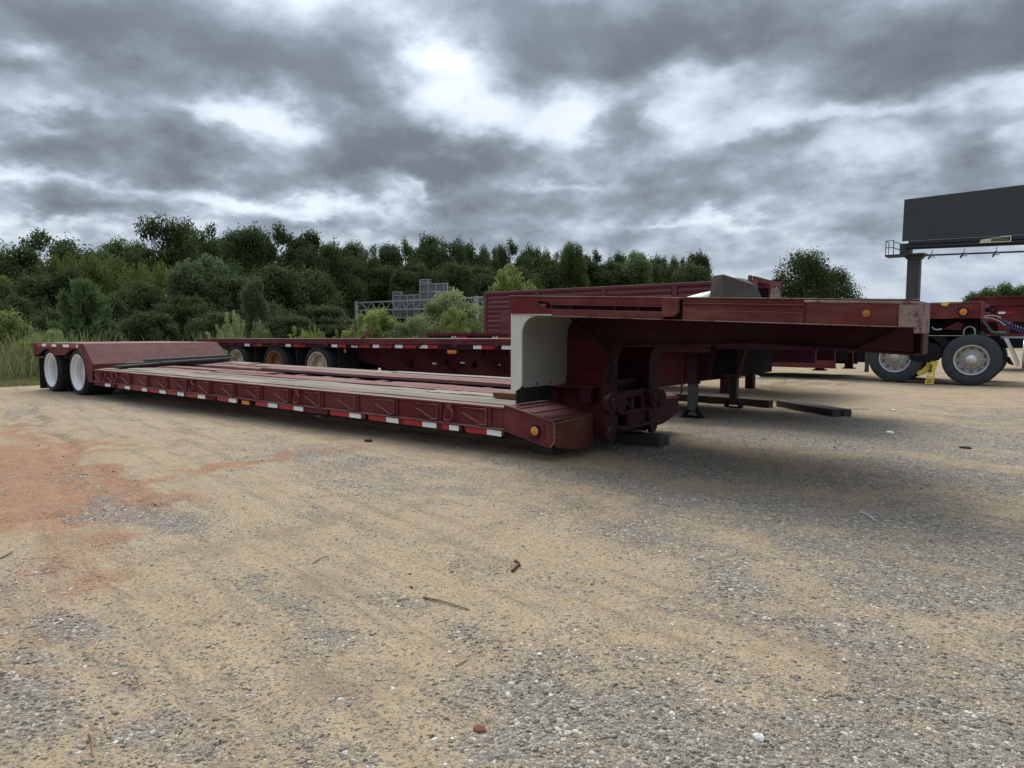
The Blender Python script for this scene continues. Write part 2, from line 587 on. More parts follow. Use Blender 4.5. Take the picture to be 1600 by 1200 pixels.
M['leafB'] = leaf_mat('mid_green_leaf', (.050, .075, .026), (.105, .150, .043), .4)
M['leafE'] = leaf_mat('light_green_leaf', (.080, .115, .034), (.17, .215, .062), .42)
M['leafC'] = leaf_mat('yellow_green_leaf', (.115, .152, .045), (.25, .295, .095), .45)
M['leafD'] = leaf_mat('grey_green_leaf', (.070, .10, .050), (.145, .19, .090), .4)
M['leafS'] = leaf_mat('pale_shrub_leaf', (.13, .165, .075), (.27, .31, .15), .42)
M['leafP'] = leaf_mat('pine_needle', (.060, .092, .040), (.13, .185, .075), .3)
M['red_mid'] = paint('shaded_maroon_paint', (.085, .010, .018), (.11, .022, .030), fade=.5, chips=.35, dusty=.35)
M['grass'] = leaf_mat('dry_grass', (.10, .115, .045), (.25, .235, .11), .35)
M['weed'] = leaf_mat('tall_weed', (.11, .145, .055), (.27, .28, .13), .45)


def glass_amber(name, col):
    m, T, out = new_mat(name)
    pos = T.n('ShaderNodeNewGeometry').outputs['Position']
    w = T.noise(pos, 60, 2, .5)
    c = T.mix(w, tuple(x * .6 for x in col), tuple(min(1, x * 1.3) for x in col))
    principled(T, out, c, .22, 0, w, .3, .004, .6)
    return m


M['amber'] = glass_amber('amber_lens', (.62, .20, .022))
M['amber_dull'] = glass_amber('dull_amber_lens', (.36, .12, .02))

# ------------------------------------------------------------------ ground
_tabs = {}


def vnoise(x, y, seed):
    """smooth value noise in 0..1"""
    if seed not in _tabs:
        _tabs[seed] = np.random.default_rng(1000 + seed).random((256, 256))
    t = _tabs[seed]
    xi, yi = np.floor(x).astype(int), np.floor(y).astype(int)
    fx, fy = x - xi, y - yi
    fx, fy = fx * fx * (3 - 2 * fx), fy * fy * (3 - 2 * fy)
    a, b = t[xi & 255, yi & 255], t[(xi + 1) & 255, yi & 255]
    c, d = t[xi & 255, (yi + 1) & 255], t[(xi + 1) & 255, (yi + 1) & 255]
    return (a * (1 - fx) + b * fx) * (1 - fy) + (c * (1 - fx) + d * fx) * fy


def fbm(x, y, seed, oct=4, rough=.5):
    s, a, tot = 0, 1, 0
    for i in range(oct):
        s = s + a * vnoise(x * 2 ** i + 17.3 * i, y * 2 ** i + 5.1 * i, seed + i)
        tot += a
        a *= rough
    return s / tot


def sstep(x, lo, hi):
    t = np.clip((x - lo) / (hi - lo), 0, 1)
    return t * t * (3 - 2 * t)


def capsules(x, y, lst, wob=0.0):
    """soft strips on the ground: (px0, py0, px1, py1, half width in metres, strength)"""
    out = np.zeros_like(x)
    wx = x + (fbm(x * 2.2, y * 2.2, 40, 3) - .5) * wob
    wy = y + (fbm(x * 2.2, y * 2.2, 50, 3) - .5) * wob
    for px0, py0, px1, py1, w, k in lst:
        ax, ay = gz(px0, py0)
        bx, by = gz(px1, py1)
        dx, dy = bx - ax, by - ay
        l2 = dx * dx + dy * dy + 1e-9
        t = np.clip(((wx - ax) * dx + (wy - ay) * dy) / l2, 0, 1)
        d2 = (wx - ax - t * dx) ** 2 + (wy - ay - t * dy) ** 2
        out = np.maximum(out, k * np.exp(-d2 / (w * w)))
    return out


GRAVEL = [
    (480, 870, 600, 938, .12, 1), (395, 905, 510, 985, .13, 1), (452, 985, 515, 975, .13, 1), (110, 955, 190, 985, .13, .9), (165, 800, 350, 830, .30, 1),
    (240, 790, 340, 800, .25, .8), (340, 1068, 540, 1175, .12, .95), (520, 1060, 780, 1100, .12, .95), (700, 1095, 1000, 1185, .24, 1), (840, 1080, 960, 1110, .2, .9), (930, 1190, 1100, 1198, .2, .9),
    (30, 890, 62, 915, .10, .8), (0, 1085, 40, 1160, .10, .9), (240, 1120, 310, 1185, .08, .8), (60, 1020, 125, 1050, .06, .8), (115, 1070, 150, 1100, .05, .7), (270, 1140, 290, 1190, .05, .6),
    (330, 700, 560, 720, .35, .7), (200, 735, 330, 745, .25, .6), (560, 750, 830, 790, .45, .9), (150, 655, 330, 655, .6, .8), (120, 630, 420, 668, .7, .7), (360, 690, 560, 700, .4, .6), (560, 740, 800, 740, .6, .7),
    (760, 800, 1100, 850, .35, .8), (1000, 760, 1600, 880, .8, .9), (1250, 850, 1600, 930, .5, .9), (1100, 935, 1250, 965, .16, .8), (1060, 1025, 1200, 1060, .16, .6), (1250, 1160, 1600, 1195, .22, .8),
    (1060, 700, 1600, 690, 1.5, 1.15), (1120, 660, 1600, 655, 1.3, .8), (1050, 740, 1600, 760, .9, 1.1), (620, 740, 1000, 760, .5, .8), (1300, 780, 1600, 800, .8, .8), (1050, 870, 1180, 900, .2, .7), (1400, 1000, 1600, 1040, .2, .6), (1150, 1100, 1300, 1130, .14, .6), (780, 905, 860, 920, .12, .35),
    (640, 955, 720, 990, .08, .3), (820, 1000, 900, 1020, .10, .4), (980, 950, 1030, 960, .07, .7), (1190, 940, 1300, 1000, .15, .6),
]
CLAY = [(0, 930, 260, 1010, .5, .30), (0, 700, 300, 690, .5, .34), 
    (0, 705, 110, 800, .62, 1), (100, 720, 210, 765, .30, .9), (60, 690, 180, 700, .3, .6), (0, 850, 120, 860, .3, .55), (120, 880, 60, 1000, .3, .3), (330, 735, 520, 705, .22, .9), (0, 805, 150, 795, .30, .9), (190, 757, 440, 716, .20, .85), (440, 716, 620, 690, .22, .6), (130, 760, 200, 760, .25, .8), (200, 885, 330, 945, .28, .42),
    (40, 1085, 120, 1110, .22, .38), (0, 870, 100, 900, .25, .45), (60, 660, 0, 690, .5, .55), (1150, 740, 1260, 745, .6, .35), (840, 955, 960, 960, .14, .3), (560, 590, 720, 600, .5, .3), (100, 940, 250, 1010, .15, .35),
]
RUTS = [(180, 640, 360, 760, .06, .6), (300, 780, 470, 880, .05, .5), (60, 890, 420, 1130, .05, .45), (560, 820, 820, 960, .05, .35), (620, 960, 900, 1130, .05, .35), (40, 640, 225, 790, .07, 1), (0, 640, 140, 790, .07, .7), (140, 860, 330, 985, .05, .7), (30, 960, 300, 1200, .05, .5), (0, 815, 160, 795, .05, .9), (60, 745, 210, 775, .05, .6), (470, 790, 700, 900, .06, .35),
        (860, 905, 1010, 930, .05, .5), (1050, 910, 1300, 960, .05, .4)]
MOUNDS = [(1165, 596, 1300, 603, .5, 1), (1230, 602, 1335, 606, .35, .8), (1190, 606, 1290, 610, .25, .6)]


def masks(x, y):
    near = 1 - sstep(np.hypot(x + 4, y - 4), 12, 25)
    g = capsules(x, y, GRAVEL, .5) * near
    c = capsules(x, y, CLAY, .7) * near
    tx, ty = gz(330, 860)
    bx, by = gz(520, 990)
    ln = math.hypot(bx - tx, by - ty)
    ux, uy = (bx - tx) / ln, (by - ty) / ln
    s_, t_ = x * ux + y * uy, -x * uy + y * ux        # along and across the wheel tracks
    n = fbm(s_ * .62, t_ * 2.1, 3, 5, .55)
    n2 = fbm(x * 5.5, y * 5.5, 13, 4, .6)
    n3 = fbm(x * .35, y * .35, 23, 3)
    g = sstep(g * .55 + (n - .5) * 1.25 + (n2 - .5) * .95 + (n3 - .5) * .4, .06, .96)
    c = sstep(c * 1.05 + (n - .5) * .9 + (n2 - .5) * .9 * (c > .03), .12, .95)
    return g, c


def ground_z(x, y):
    x, y = np.asarray(x, float), np.asarray(y, float)
    d = np.maximum(sstep(-x, 20, 40), sstep(y, 60, 95))
    z = -4.0 * d
    far = sstep(np.hypot(x, y), 90, 420)
    z = z + far * 3.0
    loc = 1 - sstep(np.hypot(x + 3, y - 5), 14, 30)
    z = z + loc * ((fbm(x * .6, y * .6, 60, 3) - .5) * .05 + (fbm(x * 4, y * 4, 70, 3, .6) - .5) * .018)
    z = z - loc * capsules(x, y, RUTS, .12) * .040
    z = z + capsules(x, y, MOUNDS, .6) * .10 * (.4 + fbm(x * 2.5, y * 2.5, 80, 3))
    return z


def axis(lo, hi, step, near_lo, near_hi, grow):
    a = list(np.arange(near_lo, near_hi, step))
    s, v = step, near_hi
    while v < hi:
        a.append(v)
        s *= grow
        v += s
    a.append(hi)
    s, v, pre = step, near_lo, []
    while v > lo:
        s *= grow
        v -= s
        pre.append(max(v, lo))
    return np.array(pre[::-1] + a)


gxs = axis(-900, 900, .055, -17.5, 3.4, 1.09)
gys = axis(-300, 1100, .055, .2, 12.5, 1.09)
GX, GY = np.meshgrid(gxs, gys)
gx, gy = GX.ravel(), GY.ravel()
gzv = ground_z(gx, gy)
nx, ny = len(gxs), len(gys)
ii = (np.arange(ny - 1)[:, None] * nx + np.arange(nx - 1)[None, :]).ravel()
faces = np.stack([ii, ii + 1, ii + nx + 1, ii + nx], 1).ravel()


_a, _b = gz(330, 860), gz(520, 990)
_l = math.hypot(_b[0] - _a[0], _b[1] - _a[1])
TRK = ((_b[0] - _a[0]) / _l, (_b[1] - _a[1]) / _l)          # direction of the wheel tracks


def ground_mat():
    m, T, out = new_mat('gravel_lot_dirt')
    pos = T.n('ShaderNodeNewGeometry').outputs['Position']
    p2 = T.vm('MULTIPLY', pos, (1, 1, 0))
    G = T.n('ShaderNodeAttribute', attribute_name='gravel').outputs['Fac']
    K = T.n('ShaderNodeAttribute', attribute_name='clay').outputs['Fac']
    L = T.n('ShaderNodeAttribute', attribute_name='lawn').outputs['Fac']
    n0 = T.noise(p2, .9, 5, .6)
    n1 = T.noise(p2, 7, 5, .65)
    n2 = T.noise(p2, 45, 4, .7)
    n3 = T.noise(p2, 190, 3, .7)
    dirt = T.mix(n0, (.40, .303, .186), (.328, .252, .163))
    dirt = T.mix(T.m('MULTIPLY', T.step(n1, .45, .75), .6), dirt, (.25, .20, .14))
    rut = T.n('ShaderNodeAttribute', attribute_name='rut').outputs['Fac']
    dirt = T.mix(T.m('MULTIPLY', T.step(T.m('ADD', rut, T.m('MULTIPLY', T.m('SUBTRACT', n2, .5), 1.2)), .3, .8), .7), dirt, (.17, .12, .08))
    dirt = T.mix(T.m('MULTIPLY', T.step(n2, .48, .72), .6), dirt, (.19, .145, .095))
    tr_ = T.vm('DOT_PRODUCT', p2, (-TRK[1] * 9.0, TRK[0] * 9.0, 0), out=1)
    tl_ = T.vm('DOT_PRODUCT', p2, (TRK[0] * .55, TRK[1] * .55, 0), out=1)
    streak = T.noise(T.n('ShaderNodeCombineXYZ', ins={0: tr_, 1: tl_}).outputs[0], 1.0, 5, .65, .3)
    dirt = T.mix(T.m('MULTIPLY', T.step(streak, .50, .66), .60), dirt, (.20, .150, .10))
    dirt = T.mix(T.m('MULTIPLY', T.step(T.m('SUBTRACT', 1.0, streak), .56, .72), .35), dirt, (.45, .36, .24))
    dirt = T.mix(T.m('MULTIPLY', T.step(n3, .55, .75), .5), dirt, (.46, .385, .275))
    n4 = T.noise(p2, 2.6, 5, .62, .4)
    dirt = T.mix(T.m('MULTIPLY', T.step(n4, .52, .66), .45), dirt, (.20, .148, .100))
    dirt = T.mix(T.m('MULTIPLY', T.step(T.m('SUBTRACT', 1.0, n4), .56, .70), .35), dirt, (.43, .35, .235))
    clay = T.mix(T.step(T.m('ADD', T.m('MULTIPLY', n1, .6), T.m('MULTIPLY', n2, .4)), .35, .65), (.245, .096, .046), (.36, .19, .10))
    clay = T.mix(T.m('MULTIPLY', T.step(n2, .5, .8), .5), clay, (.20, .085, .045))
    kk = T.step(T.m('ADD', K, T.m('MULTIPLY', T.m('SUBTRACT', n1, .5), .5)), .15, .85)
    base = T.mix(T.m('MULTIPLY', kk, .78), dirt, clay)
    # loose stones: two sizes of crushed rock in cells
    gj = T.m('ADD', G, T.m('MULTIPLY', T.m('SUBTRACT', n2, .5), .7))

    def stones(scale, lo, hi, amount):
        v = T.n('ShaderNodeTexVoronoi', feature='F1', ins={'Vector': p2, 'Scale': scale, 'Randomness': 1.0})
        e = T.n('ShaderNodeTexVoronoi', feature='DISTANCE_TO_EDGE', ins={'Vector': p2, 'Scale': scale, 'Randomness': 1.0})
        sp = T.n('ShaderNodeSeparateXYZ', ins={0: v.outputs['Color']})
        col = T.ramp(sp.outputs[0], [(0, (.085, .076, .068)), (.25, (.185, .167, .145)), (.55, (.285, .258, .222)), (.8, (.385, .345, .29)), (.93, (.50, .46, .395)), (1, (.68, .65, .58))])
        there = T.step(T.m('SUBTRACT', T.m('ADD', amount, T.m('MULTIPLY', gj, 1.05)), sp.outputs[1]), 0.0, .12)
        edge = T.step(e.outputs['Distance'], .03, .16)
        return col, T.m('MULTIPLY', there, edge), T.m('MULTIPLY', there, T.m('MINIMUM', e.outputs['Distance'], .4))
    c1, m1, h1 = stones(62, 0, 1, .09)
    c2, m2, h2 = stones(135, 0, 1, .42)
    base = T.mix(T.m('MULTIPLY', T.step(gj, .3, .9), .5), base, (.255, .226, .188))
    base = T.mix(T.m('MULTIPLY', m2, .75), base, c2)
    base = T.mix(m1, base, c1)
    lawn = T.mix(n1, (.17, .165, .07), (.28, .25, .13))
    lawn = T.mix(T.step(n2, .45, .7), lawn, (.09, .105, .04))
    base = T.mix(T.step(T.m('ADD', L, T.m('MULTIPLY', T.m('SUBTRACT', n1, .5), .8)), .3, .7), base, lawn)
    h = T.m('ADD', T.m('MULTIPLY', h1, 1.6), T.m('MULTIPLY', h2, .7))
    h = T.m('ADD', h, T.m('ADD', T.m('MULTIPLY', n2, .35), T.m('MULTIPLY', n3, .18)))
    h = T.m('MULTIPLY_ADD', n1, .5, h)
    principled(T, out, base, .93, 0, h, .9, .016, .12)
    return m


M['ground'] = ground_mat()
gme = mesh_np('ground', np.stack([gx, gy, gzv], 1), faces, 4, [M['ground']], True)
G_, K_ = masks(gx, gy)
lawn = sstep(-(gx + (fbm(gx * .8, gy * .8, 90, 3) - .5) * 1.2 + .02 * gy), 16.3, 17.0)
lawn = np.maximum(lawn, sstep(gy, 50, 56))
RUT_ = capsules(gx, gy, RUTS + [(1150, 600, 1330, 606, .35, .9), (1180, 596, 1260, 599, .3, .8)], .35) * (fbm(gx * 6, gy * 6, 33, 3) > .42)
for nm, arr in (('gravel', G_), ('clay', K_), ('lawn', lawn), ('rut', RUT_)):
    a = gme.attributes.new(nm, 'FLOAT', 'POINT')
    a.data.foreach_set('value', arr.astype(np.float32))
ground = bpy.data.objects.new('ground', gme)
link(ground, None, (0, 0, 0))
tag(ground, 'tan dirt and gravel lot with patches of red clay', kind='structure')


# ------------------------------------------------------------------ loose stones near the camera (uncountable)
def ico():
    bm = bmesh.new()
    bmesh.ops.create_icosphere(bm, subdivisions=1, radius=1)
    v = np.array([p.co[:] for p in bm.verts])
    f = np.array([[q.index for q in fa.verts] for fa in bm.faces])
    bm.free()
    return v, f


IV, IF = ico()


def stone_mat():
    m, T, out = new_mat('crushed_stone')
    t = T.n('ShaderNodeAttribute', attribute_name='tone').outputs['Fac']
    pos = T.n('ShaderNodeNewGeometry').outputs['Position']
    n = T.noise(pos, 130, 3, .6)
    c = T.ramp(t, [(0, (.10, .092, .083)), (.2, (.21, .192, .168)), (.5, (.33, .302, .26)), (.75, (.42, .378, .315)), (.92, (.55, .505, .43)), (1, (.78, .75, .67))])
    c = T.mix(T.m('MULTIPLY', n, .7), c, (.32, .25, .165))
    principled(T, out, c, .9, 0, n, .3, .003, .2)
    return m


M['stone'] = stone_mat()


def scatter(n, dmin, dmax, half, dens, smin, smax, seed):
    r = np.random.default_rng(seed)
    # even per picture area: more stones close to the camera
    d = dmin * (dmax / dmin) ** r.random(n)
    a = (r.random(n) - .5) * 2 * half
    ang = R(YAW) - a
    x, y = d * np.cos(ang), d * np.sin(ang)
    g, c = masks(x, y)
    keep = r.random(n) < dens(g, c, d)
    x, y, g, d = x[keep], y[keep], g[keep], d[keep]
    k = len(x)
    s = smin * (smax / smin) ** (r.random(k) ** 1.7)
    return x, y, s, g, d


def stones_obj(name, sets, label, seed):
    r = np.random.default_rng(seed)
    x = np.concatenate([q[0] for q in sets])
    y = np.concatenate([q[1] for q in sets])
    s = np.concatenate([q[2] for q in sets])
    k = len(x)
    z = ground_z(x, y)
    v = np.repeat(IV[None], k, 0) * (1 + (r.random((k, 12, 1)) - .5) * .6)
    v = v * (np.stack([.7 + .7 * r.random(k), .7 + .5 * r.random(k), .38 + .35 * r.random(k)], 1)[:, None, :])
    th = r.random(k) * 2 * np.pi
    tl = (r.random(k) - .5) * .9
    ct, st, cl, sl = np.cos(th)[:, None], np.sin(th)[:, None], np.cos(tl)[:, None], np.sin(tl)[:, None]
    X, Y, Z = v[..., 0], v[..., 1], v[..., 2]
    Y, Z = Y * cl - Z * sl, Y * sl + Z * cl
    X, Y = X * ct - Y * st, X * st + Y * ct
    s_ = s[:, None]
    P = np.stack([X * s_ + x[:, None], Y * s_ + y[:, None], Z * s_ + (z + s * .12)[:, None]], -1).reshape(-1, 3)
    F = (IF[None] + (np.arange(k) * 12)[:, None, None]).ravel()
    me = mesh_np(name, P, F, 3, [M['stone']], False)
    tone = np.clip(r.normal(.45, .22, k), 0, .97)
    tone[r.random(k) < .012] = 1.0
    a = me.attributes.new('tone', 'FLOAT', 'FACE')
    a.data.foreach_set('value', np.repeat(tone, 20).astype(np.float32))
    o = bpy.data.objects.new(name, me)
    link(o, None, (0, 0, 0))
    tag(o, label, kind='stuff')
    return o


H = R(43)
sets = [
    scatter(80000, 1.35, 6.5, H, lambda g, c, d: (.06 + g ** 1.3 * .55) * (1 - .7 * c), .0020, .0082, 1),
    scatter(60000, 1.35, 6.0, H, lambda g, c, d: .42 * (1 - g), .0015, .0045, 2),
    scatter(2600, 1.5, 9.0, H, lambda g, c, d: .025 + g * .25, .006, .012, 3),
    scatter(16000, 5.5, 12.0, H, lambda g, c, d: g * .40, .006, .014, 4),
]
stones_obj('gravel', sets, 'loose grey crushed stones scattered over the dirt lot', 5)

# ------------------------------------------------------------------ the near lowboy trailer
Y0, Y1 = 4.59, 7.01


def deckxf(x, y, z):
    return (x, y, z - .0042 * (x + 8.1) + .02 * (y - Y0))


def wheel_set(mat_tyre, mat_rim, rad=.42, wid=.24, rim=.305, deep=.17, kind='dish', name='tyre', hubmat=None, seg=40):
    """tyre lying across y, outer face at y = 0, made about its own centre; with a rim as child"""
    sw = rad - rim
    prof = [(rim - .005, .03), (rim + .01, .008), (rim + sw * .35, -.004), (rim + sw * .7, .004), (rad - .035, .018), (rad - .008, .034)]
    g0, g1 = .042, wid - .042
    ng = 4
    for i in range(ng):
        a = g0 + (g1 - g0) * (i + .15) / ng
        b = g0 + (g1 - g0) * (i + .85) / ng
        prof += [(rad - .011, a - .004), (rad, a + .003), (rad, b - .003), (rad - .011, b + .004)]
    prof += [(rad - .008, wid - .034), (rad - .035, wid - .018), (rim + sw * .5, wid + .004), (rim, wid - .02)]
    t = MB().lathe(prof, (0, 0, 0), 'y', seg, closed=False)
    o = t.build(name, mat_tyre, None, (0, 0, 0), smooth=40)
    r = MB()
    if kind == 'dish':       # deep outer dual wheel: barrel, then the disc far inside
        r.lathe([(rim + .012, .012), (rim + .008, .0), (rim - .012, .004), (rim - .020, .022), (rim - .024, .045), (rim - .055, .062), (rim - .060, deep * .62), (rim - .040, deep * .75), (rim - .045, deep * .95), (rim - .075, deep), (rim - .11, deep + .012), (.12, deep - .01), (.105, deep - .03), (.10, deep - .06), (.0, deep - .062)], (0, 0, 0), 'y', seg, closed=False)
    else:                    # flat disc with hand holes
        r.lathe([(rim + .012, .012), (rim + .006, -.004), (rim - .012, .002), (rim - .028, .03), (rim - .045, .045), (rim - .052, .075), (rim - .075, .085), (rim - .12, .07), (.16, .055), (.13, .045), (.0, .044)], (0, 0, 0), 'y', seg, closed=False)
    ro = r.build('rim', mat_rim, o, (0, 0, 0), smooth=35)
    return o, ro


lb = thing('lowboy_trailer', (-8.0, 5.8, 0), 'long maroon lowboy trailer with wooden deck and gooseneck, nearest to the camera', 'trailer')

# --- outer side beam of the well deck
XA, XB = -12.60, -3.69
m = MB(deckxf)
m.box(XA, XB, 4.622, 4.634, .276, .452)                                    # web
o = m.build('side_web', M['red'], lb)
m = MB(deckxf)
m.box(XA, XB, 4.590, 4.668, .452, .470)
m.box(XA, XB, 4.668, 4.680, .452, .474)
m.build('top_rail', M['red_edge'], lb, bevel=.003)
m = MB(deckxf)
m.box(XA, XB, 4.580, 4.668, .262, .275)
m.build('bottom_flange', M['red_edge'], lb, bevel=.003)
m = MB(deckxf)
m.box(XA, XB, 6.93, Y1, .262, .468)
m.build('far_side_beam', M['red'], lb)
m = MB(deckxf)
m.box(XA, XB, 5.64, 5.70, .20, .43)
m.build('main_beam', M['red_shaded'], lb)
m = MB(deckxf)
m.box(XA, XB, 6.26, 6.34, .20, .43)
m.build('main_beam', M['red_shaded'], lb)
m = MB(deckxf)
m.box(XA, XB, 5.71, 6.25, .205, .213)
m.build('light_block_plate', M['red_shaded'], lb)  # added plate, stops skylight falling through the open deck middle

# --- outrigger brackets, one every 0.61 m
bx = [-3.90 - .6085 * i for i in range(14)] + [-12.26]
brk = None
for xr in bx:
    dz = -.0042 * (xr - .15 + 8.1)
    if brk is None:
        b = MB()
        # local to (xr, Y0, 0): pocket plate, C shaped bar, sloping gusset
        b.prism([(-.30, .435), (-.02, .435), (-.02, .292), (-.085, .292), (-.30, .375)], .024, .031)
        b.box(.006, .034, .010, .031, .277, .450)
        brk = b.build('bracket', M['red'], lb, (0, 0, 0), bevel=.002)
        b = MB()
        b.box(-.018, 0, -.010, .031, .286, .440)
        b.box(-.30, -.0185, .004, .024, .426, .437)
        b.box(-.105, -.0185, -.008, .024, .286, .300)
        b.box(-.085, -.0185, -.010, .003, .428, .440)
        b.bar((-.30, .012, .380), (-.10, .012, .300), .022, .014)
        bb_ = b.build('bracket_bar', M['red_edge'], brk, (0, 0, 0), bevel=.003)
        brk.location = (xr + 8.0, Y0 - 5.8, dz)
        WO[brk.name] = WO[bb_.name] = (xr, Y0, dz)
    else:
        copy_at(brk, (xr, Y0, dz))
# --- bent tie-down hooks between the brackets
hk = None
for xr in (-4.36, -6.77, -9.23, -11.67, -12.10):
    dz = -.0042 * (xr + 8.1)
    if hk is None:
        b = MB()
        b.box(-.035, .025, -.004, .03, .405, .448)
        path = [(-.005, .006, .410), (.035, -.004, .395), (.052, -.010, .36), (.045, -.014, .325), (.01, -.016, .300), (-.03, -.014, .296), (-.058, -.010, .31), (-.062, -.006, .335), (-.050, -.002, .352)]
        b.tube(path, .0105, 6)
        hk = b.build('tie_down_hook', M['red_edge'], lb, (0, 0, 0), smooth=50)
        hk.location = (xr + 8.0, Y0 - 5.8, dz)
        WO[hk.name] = (xr, Y0, dz)
    else:
        copy_at(hk, (xr, Y0, dz))
# --- hanging skirt plates with reflective tape
SK = [(-12.58, -11.76), (-11.71, -8.62), (-8.59, -8.05), (-7.67, -6.22), (-6.19, -5.58), (-5.54, -4.22), (-4.18, -3.71)]
TP = [(-12.14, -11.93, 'w'), (-11.62, -11.40, 'r'), (-11.39, -11.20, 'w'), (-11.10, -10.82, 'r'), (-10.79, -10.62, 'w'), (-10.53, -10.25, 'r'), (-10.22, -10.02, 'w'), (-9.98, -9.70, 'r'), (-9.67, -9.48, 'w'), (-9.40, -9.12, 'r'), (-9.09, -8.89, 'w'),
      (-8.57, -8.29, 'r'), (-8.288, -8.10, 'w'), (-7.66, -7.39, 'r'), (-7.388, -7.19, 'w'), (-7.14, -6.86, 'r'), (-6.857, -6.67, 'w'), (-6.17, -5.842, 'r'), (-5.84, -5.65, 'w'), (-5.52, -5.252, 'r'), (-5.25, -5.07, 'w'),
      (-5.00, -4.73, 'r'), (-4.728, -4.54, 'w'), (-4.46, -4.372, 'r'), (-4.37, -4.25, 'w'), (-4.155, -3.91, 'r'), (-3.908, -3.74, 'w')]
for a, b in SK:
    k = MB(deckxf)
    k.prism([(a, .2615), (b, .2615), (b - .0, .225), (b - .03, .203), (a + .03, .203), (a, .225)], 4.600, 4.606)
    so = k.build('skirt_plate', M['red'], lb)
    for ta, tb, c in TP:
        if ta >= a - .01 and tb <= b + .01:
            j = (hash((round(ta * 100), 3)) % 7 - 3) * .0006
            t = MB(deckxf)
            t.hexa([(ta, 4.5975, .207 + j), (tb, 4.5975, .207 - j), (tb, 4.5995, .207 - j), (ta, 4.5995, .207 + j), (ta, 4.5975, .256 + j), (tb, 4.5975, .256 - j), (tb, 4.5995, .256 - j), (ta, 4.5995, .256 + j)])
            t.build('reflective_tape', M['tape_w' if c == 'w' else 'tape_r'], so)
b = MB(deckxf)
b.box(-8.02, -7.74, 4.612, 4.628, .195, .26)
lo = b.build('lamp_bracket', M['black'], lb)
b = MB(deckxf)
b.box(-7.96, -7.79, 4.585, 4.611, .200, .252)
b.build('marker_lamp', M['amber'], lo, bevel=.008)

# --- deck boards: near strip, open middle, far strip
rows = [(4.684, 4.880, 'wood'), (4.891, 5.092, 'wood'), (5.102, 5.296, 'wood'), (5.308, 5.476, 'wood_pink'), (5.488, 5.75, 'wood_pink'),
        (6.165, 6.420, 'wood_pink'), (6.426, 6.60, 'wood_pink'), (6.606, 6.765, 'wood'), (6.770, 6.925, 'wood')]
for ri, (a, b, mt) in enumerate(rows):
    cuts = [XA + .02] + sorted(random.sample([-11.3, -10.1, -8.9, -7.6, -6.4, -5.2, -4.7], 2 if ri % 2 else 3)) + [-3.72]
    for q in range(len(cuts) - 1):
        x0, x1 = cuts[q] + .004, cuts[q + 1] - .004
        zz = .478 + random.uniform(-.011, .008)
        tl = random.uniform(-.003, .003)
        d = MB(deckxf)
        n = 5
        top, bot = [], []
        for i in range(n + 1):
            x = x0 + (x1 - x0) * i / n
            wv = random.uniform(-.005, .005)
            ya, yb = a + random.uniform(0, .004), b - random.uniform(0, .004)
            top += [(x, ya, zz + wv - tl), (x, yb, zz + wv + tl)]
            bot += [(x, ya, zz - .035), (x, yb, zz - .035)]
        vs = top + bot
        k = 2 * (n + 1)
        fs = []
        for i in range(n):
            p = 2 * i
            fs += [(p, p + 1, p + 3, p + 2), (k + p, k + p + 2, k + p + 3, k + p + 1), (p, p + 2, k + p + 2, k + p), (p + 1, k + p + 1, k + p + 3, p + 3)]
        fs += [(0, k, k + 1, 1), (k - 2, k - 1, 2 * k - 1, 2 * k - 2)]
        d.add(vs, fs)
        d.build('deck_plank', M[mt], lb)
# broken board end lifting near the ramp
cm = None
for i in range(15):
    x = -3.98 - .6085 * i
    dz = -.0042 * (x + 8.1)
    if cm is None:
        b = MB()
        b.box(-.05, .05, .045, 2.34, .40, .412)
        b.box(-.006, .006, .045, 2.34, .30, .3995)
        b.box(-.045, .045, .045, 2.34, .288, .2995)
        cm = b.build('cross_member', M['red'], lb, (0, 0, 0))
        cm.location = (x + 8, Y0 - 5.8, dz)
        WO[cm.name] = (x, Y0, dz)
    else:
        copy_at(cm, (x, Y0, dz))
# worn pale tops of the cross members between the main beams
for i in range(15):
    x = -3.98 - .6085 * i
    b = MB(deckxf)
    b.box(x - .052, x + .052, 5.71, 6.24, .4145, .432)
    b.build('wear_strip', M['wood_pink'], lb)

# --- rear: ramp plate, rear deck, wheel side plate
b = MB()
b.prism([(-12.61, .50), (-12.585, .50), (-12.585, .572), (-12.605, .590), (-13.000, .915), (-13.03, .915), (-12.64, .585), (-12.61, .565)], 4.60, Y1)
b.build('ramp_plate', M['red_ramp'], lb, bevel=.003)
b = MB()
b.prism([(-12.63, .50), (-12.65, .58), (-13.03, .89), (-13.05, .89), (-13.05, .50)], 6.985, 6.998)
b.build('ramp_end_plate', M['red_ramp'], lb)
b = MB()
b.box(-15.36, -13.01, 4.62, Y1, .895, .915)
b.box(-15.385, -15.36, 4.60, Y1, .64, .915)
b.build('rear_deck', M['red'], lb, bevel=.003)
sp = []
for x, y in [(52, 537), (128.5, 536.5), (131, 545), (144.6, 569.5), (144.6, 598), (141, 598), (137.3, 593.5), (135, 576), (131, 561.5), (127, 553.5), (122, 547), (118.5, 545.2), (115, 545), (112, 546), (108, 549), (103.5, 553), (101.5, 554.8), (86, 554.8), (84.5, 553.6), (79.5, 547), (77, 545.6), (72, 545.4), (69, 546.2), (65, 550), (61, 554), (60, 554.6), (53, 554.8)]:
    d = ray(x, y)
    k = 4.60 / d[1]
    sp.append((d[0] * k, CAMH + d[2] * k))
hol = []
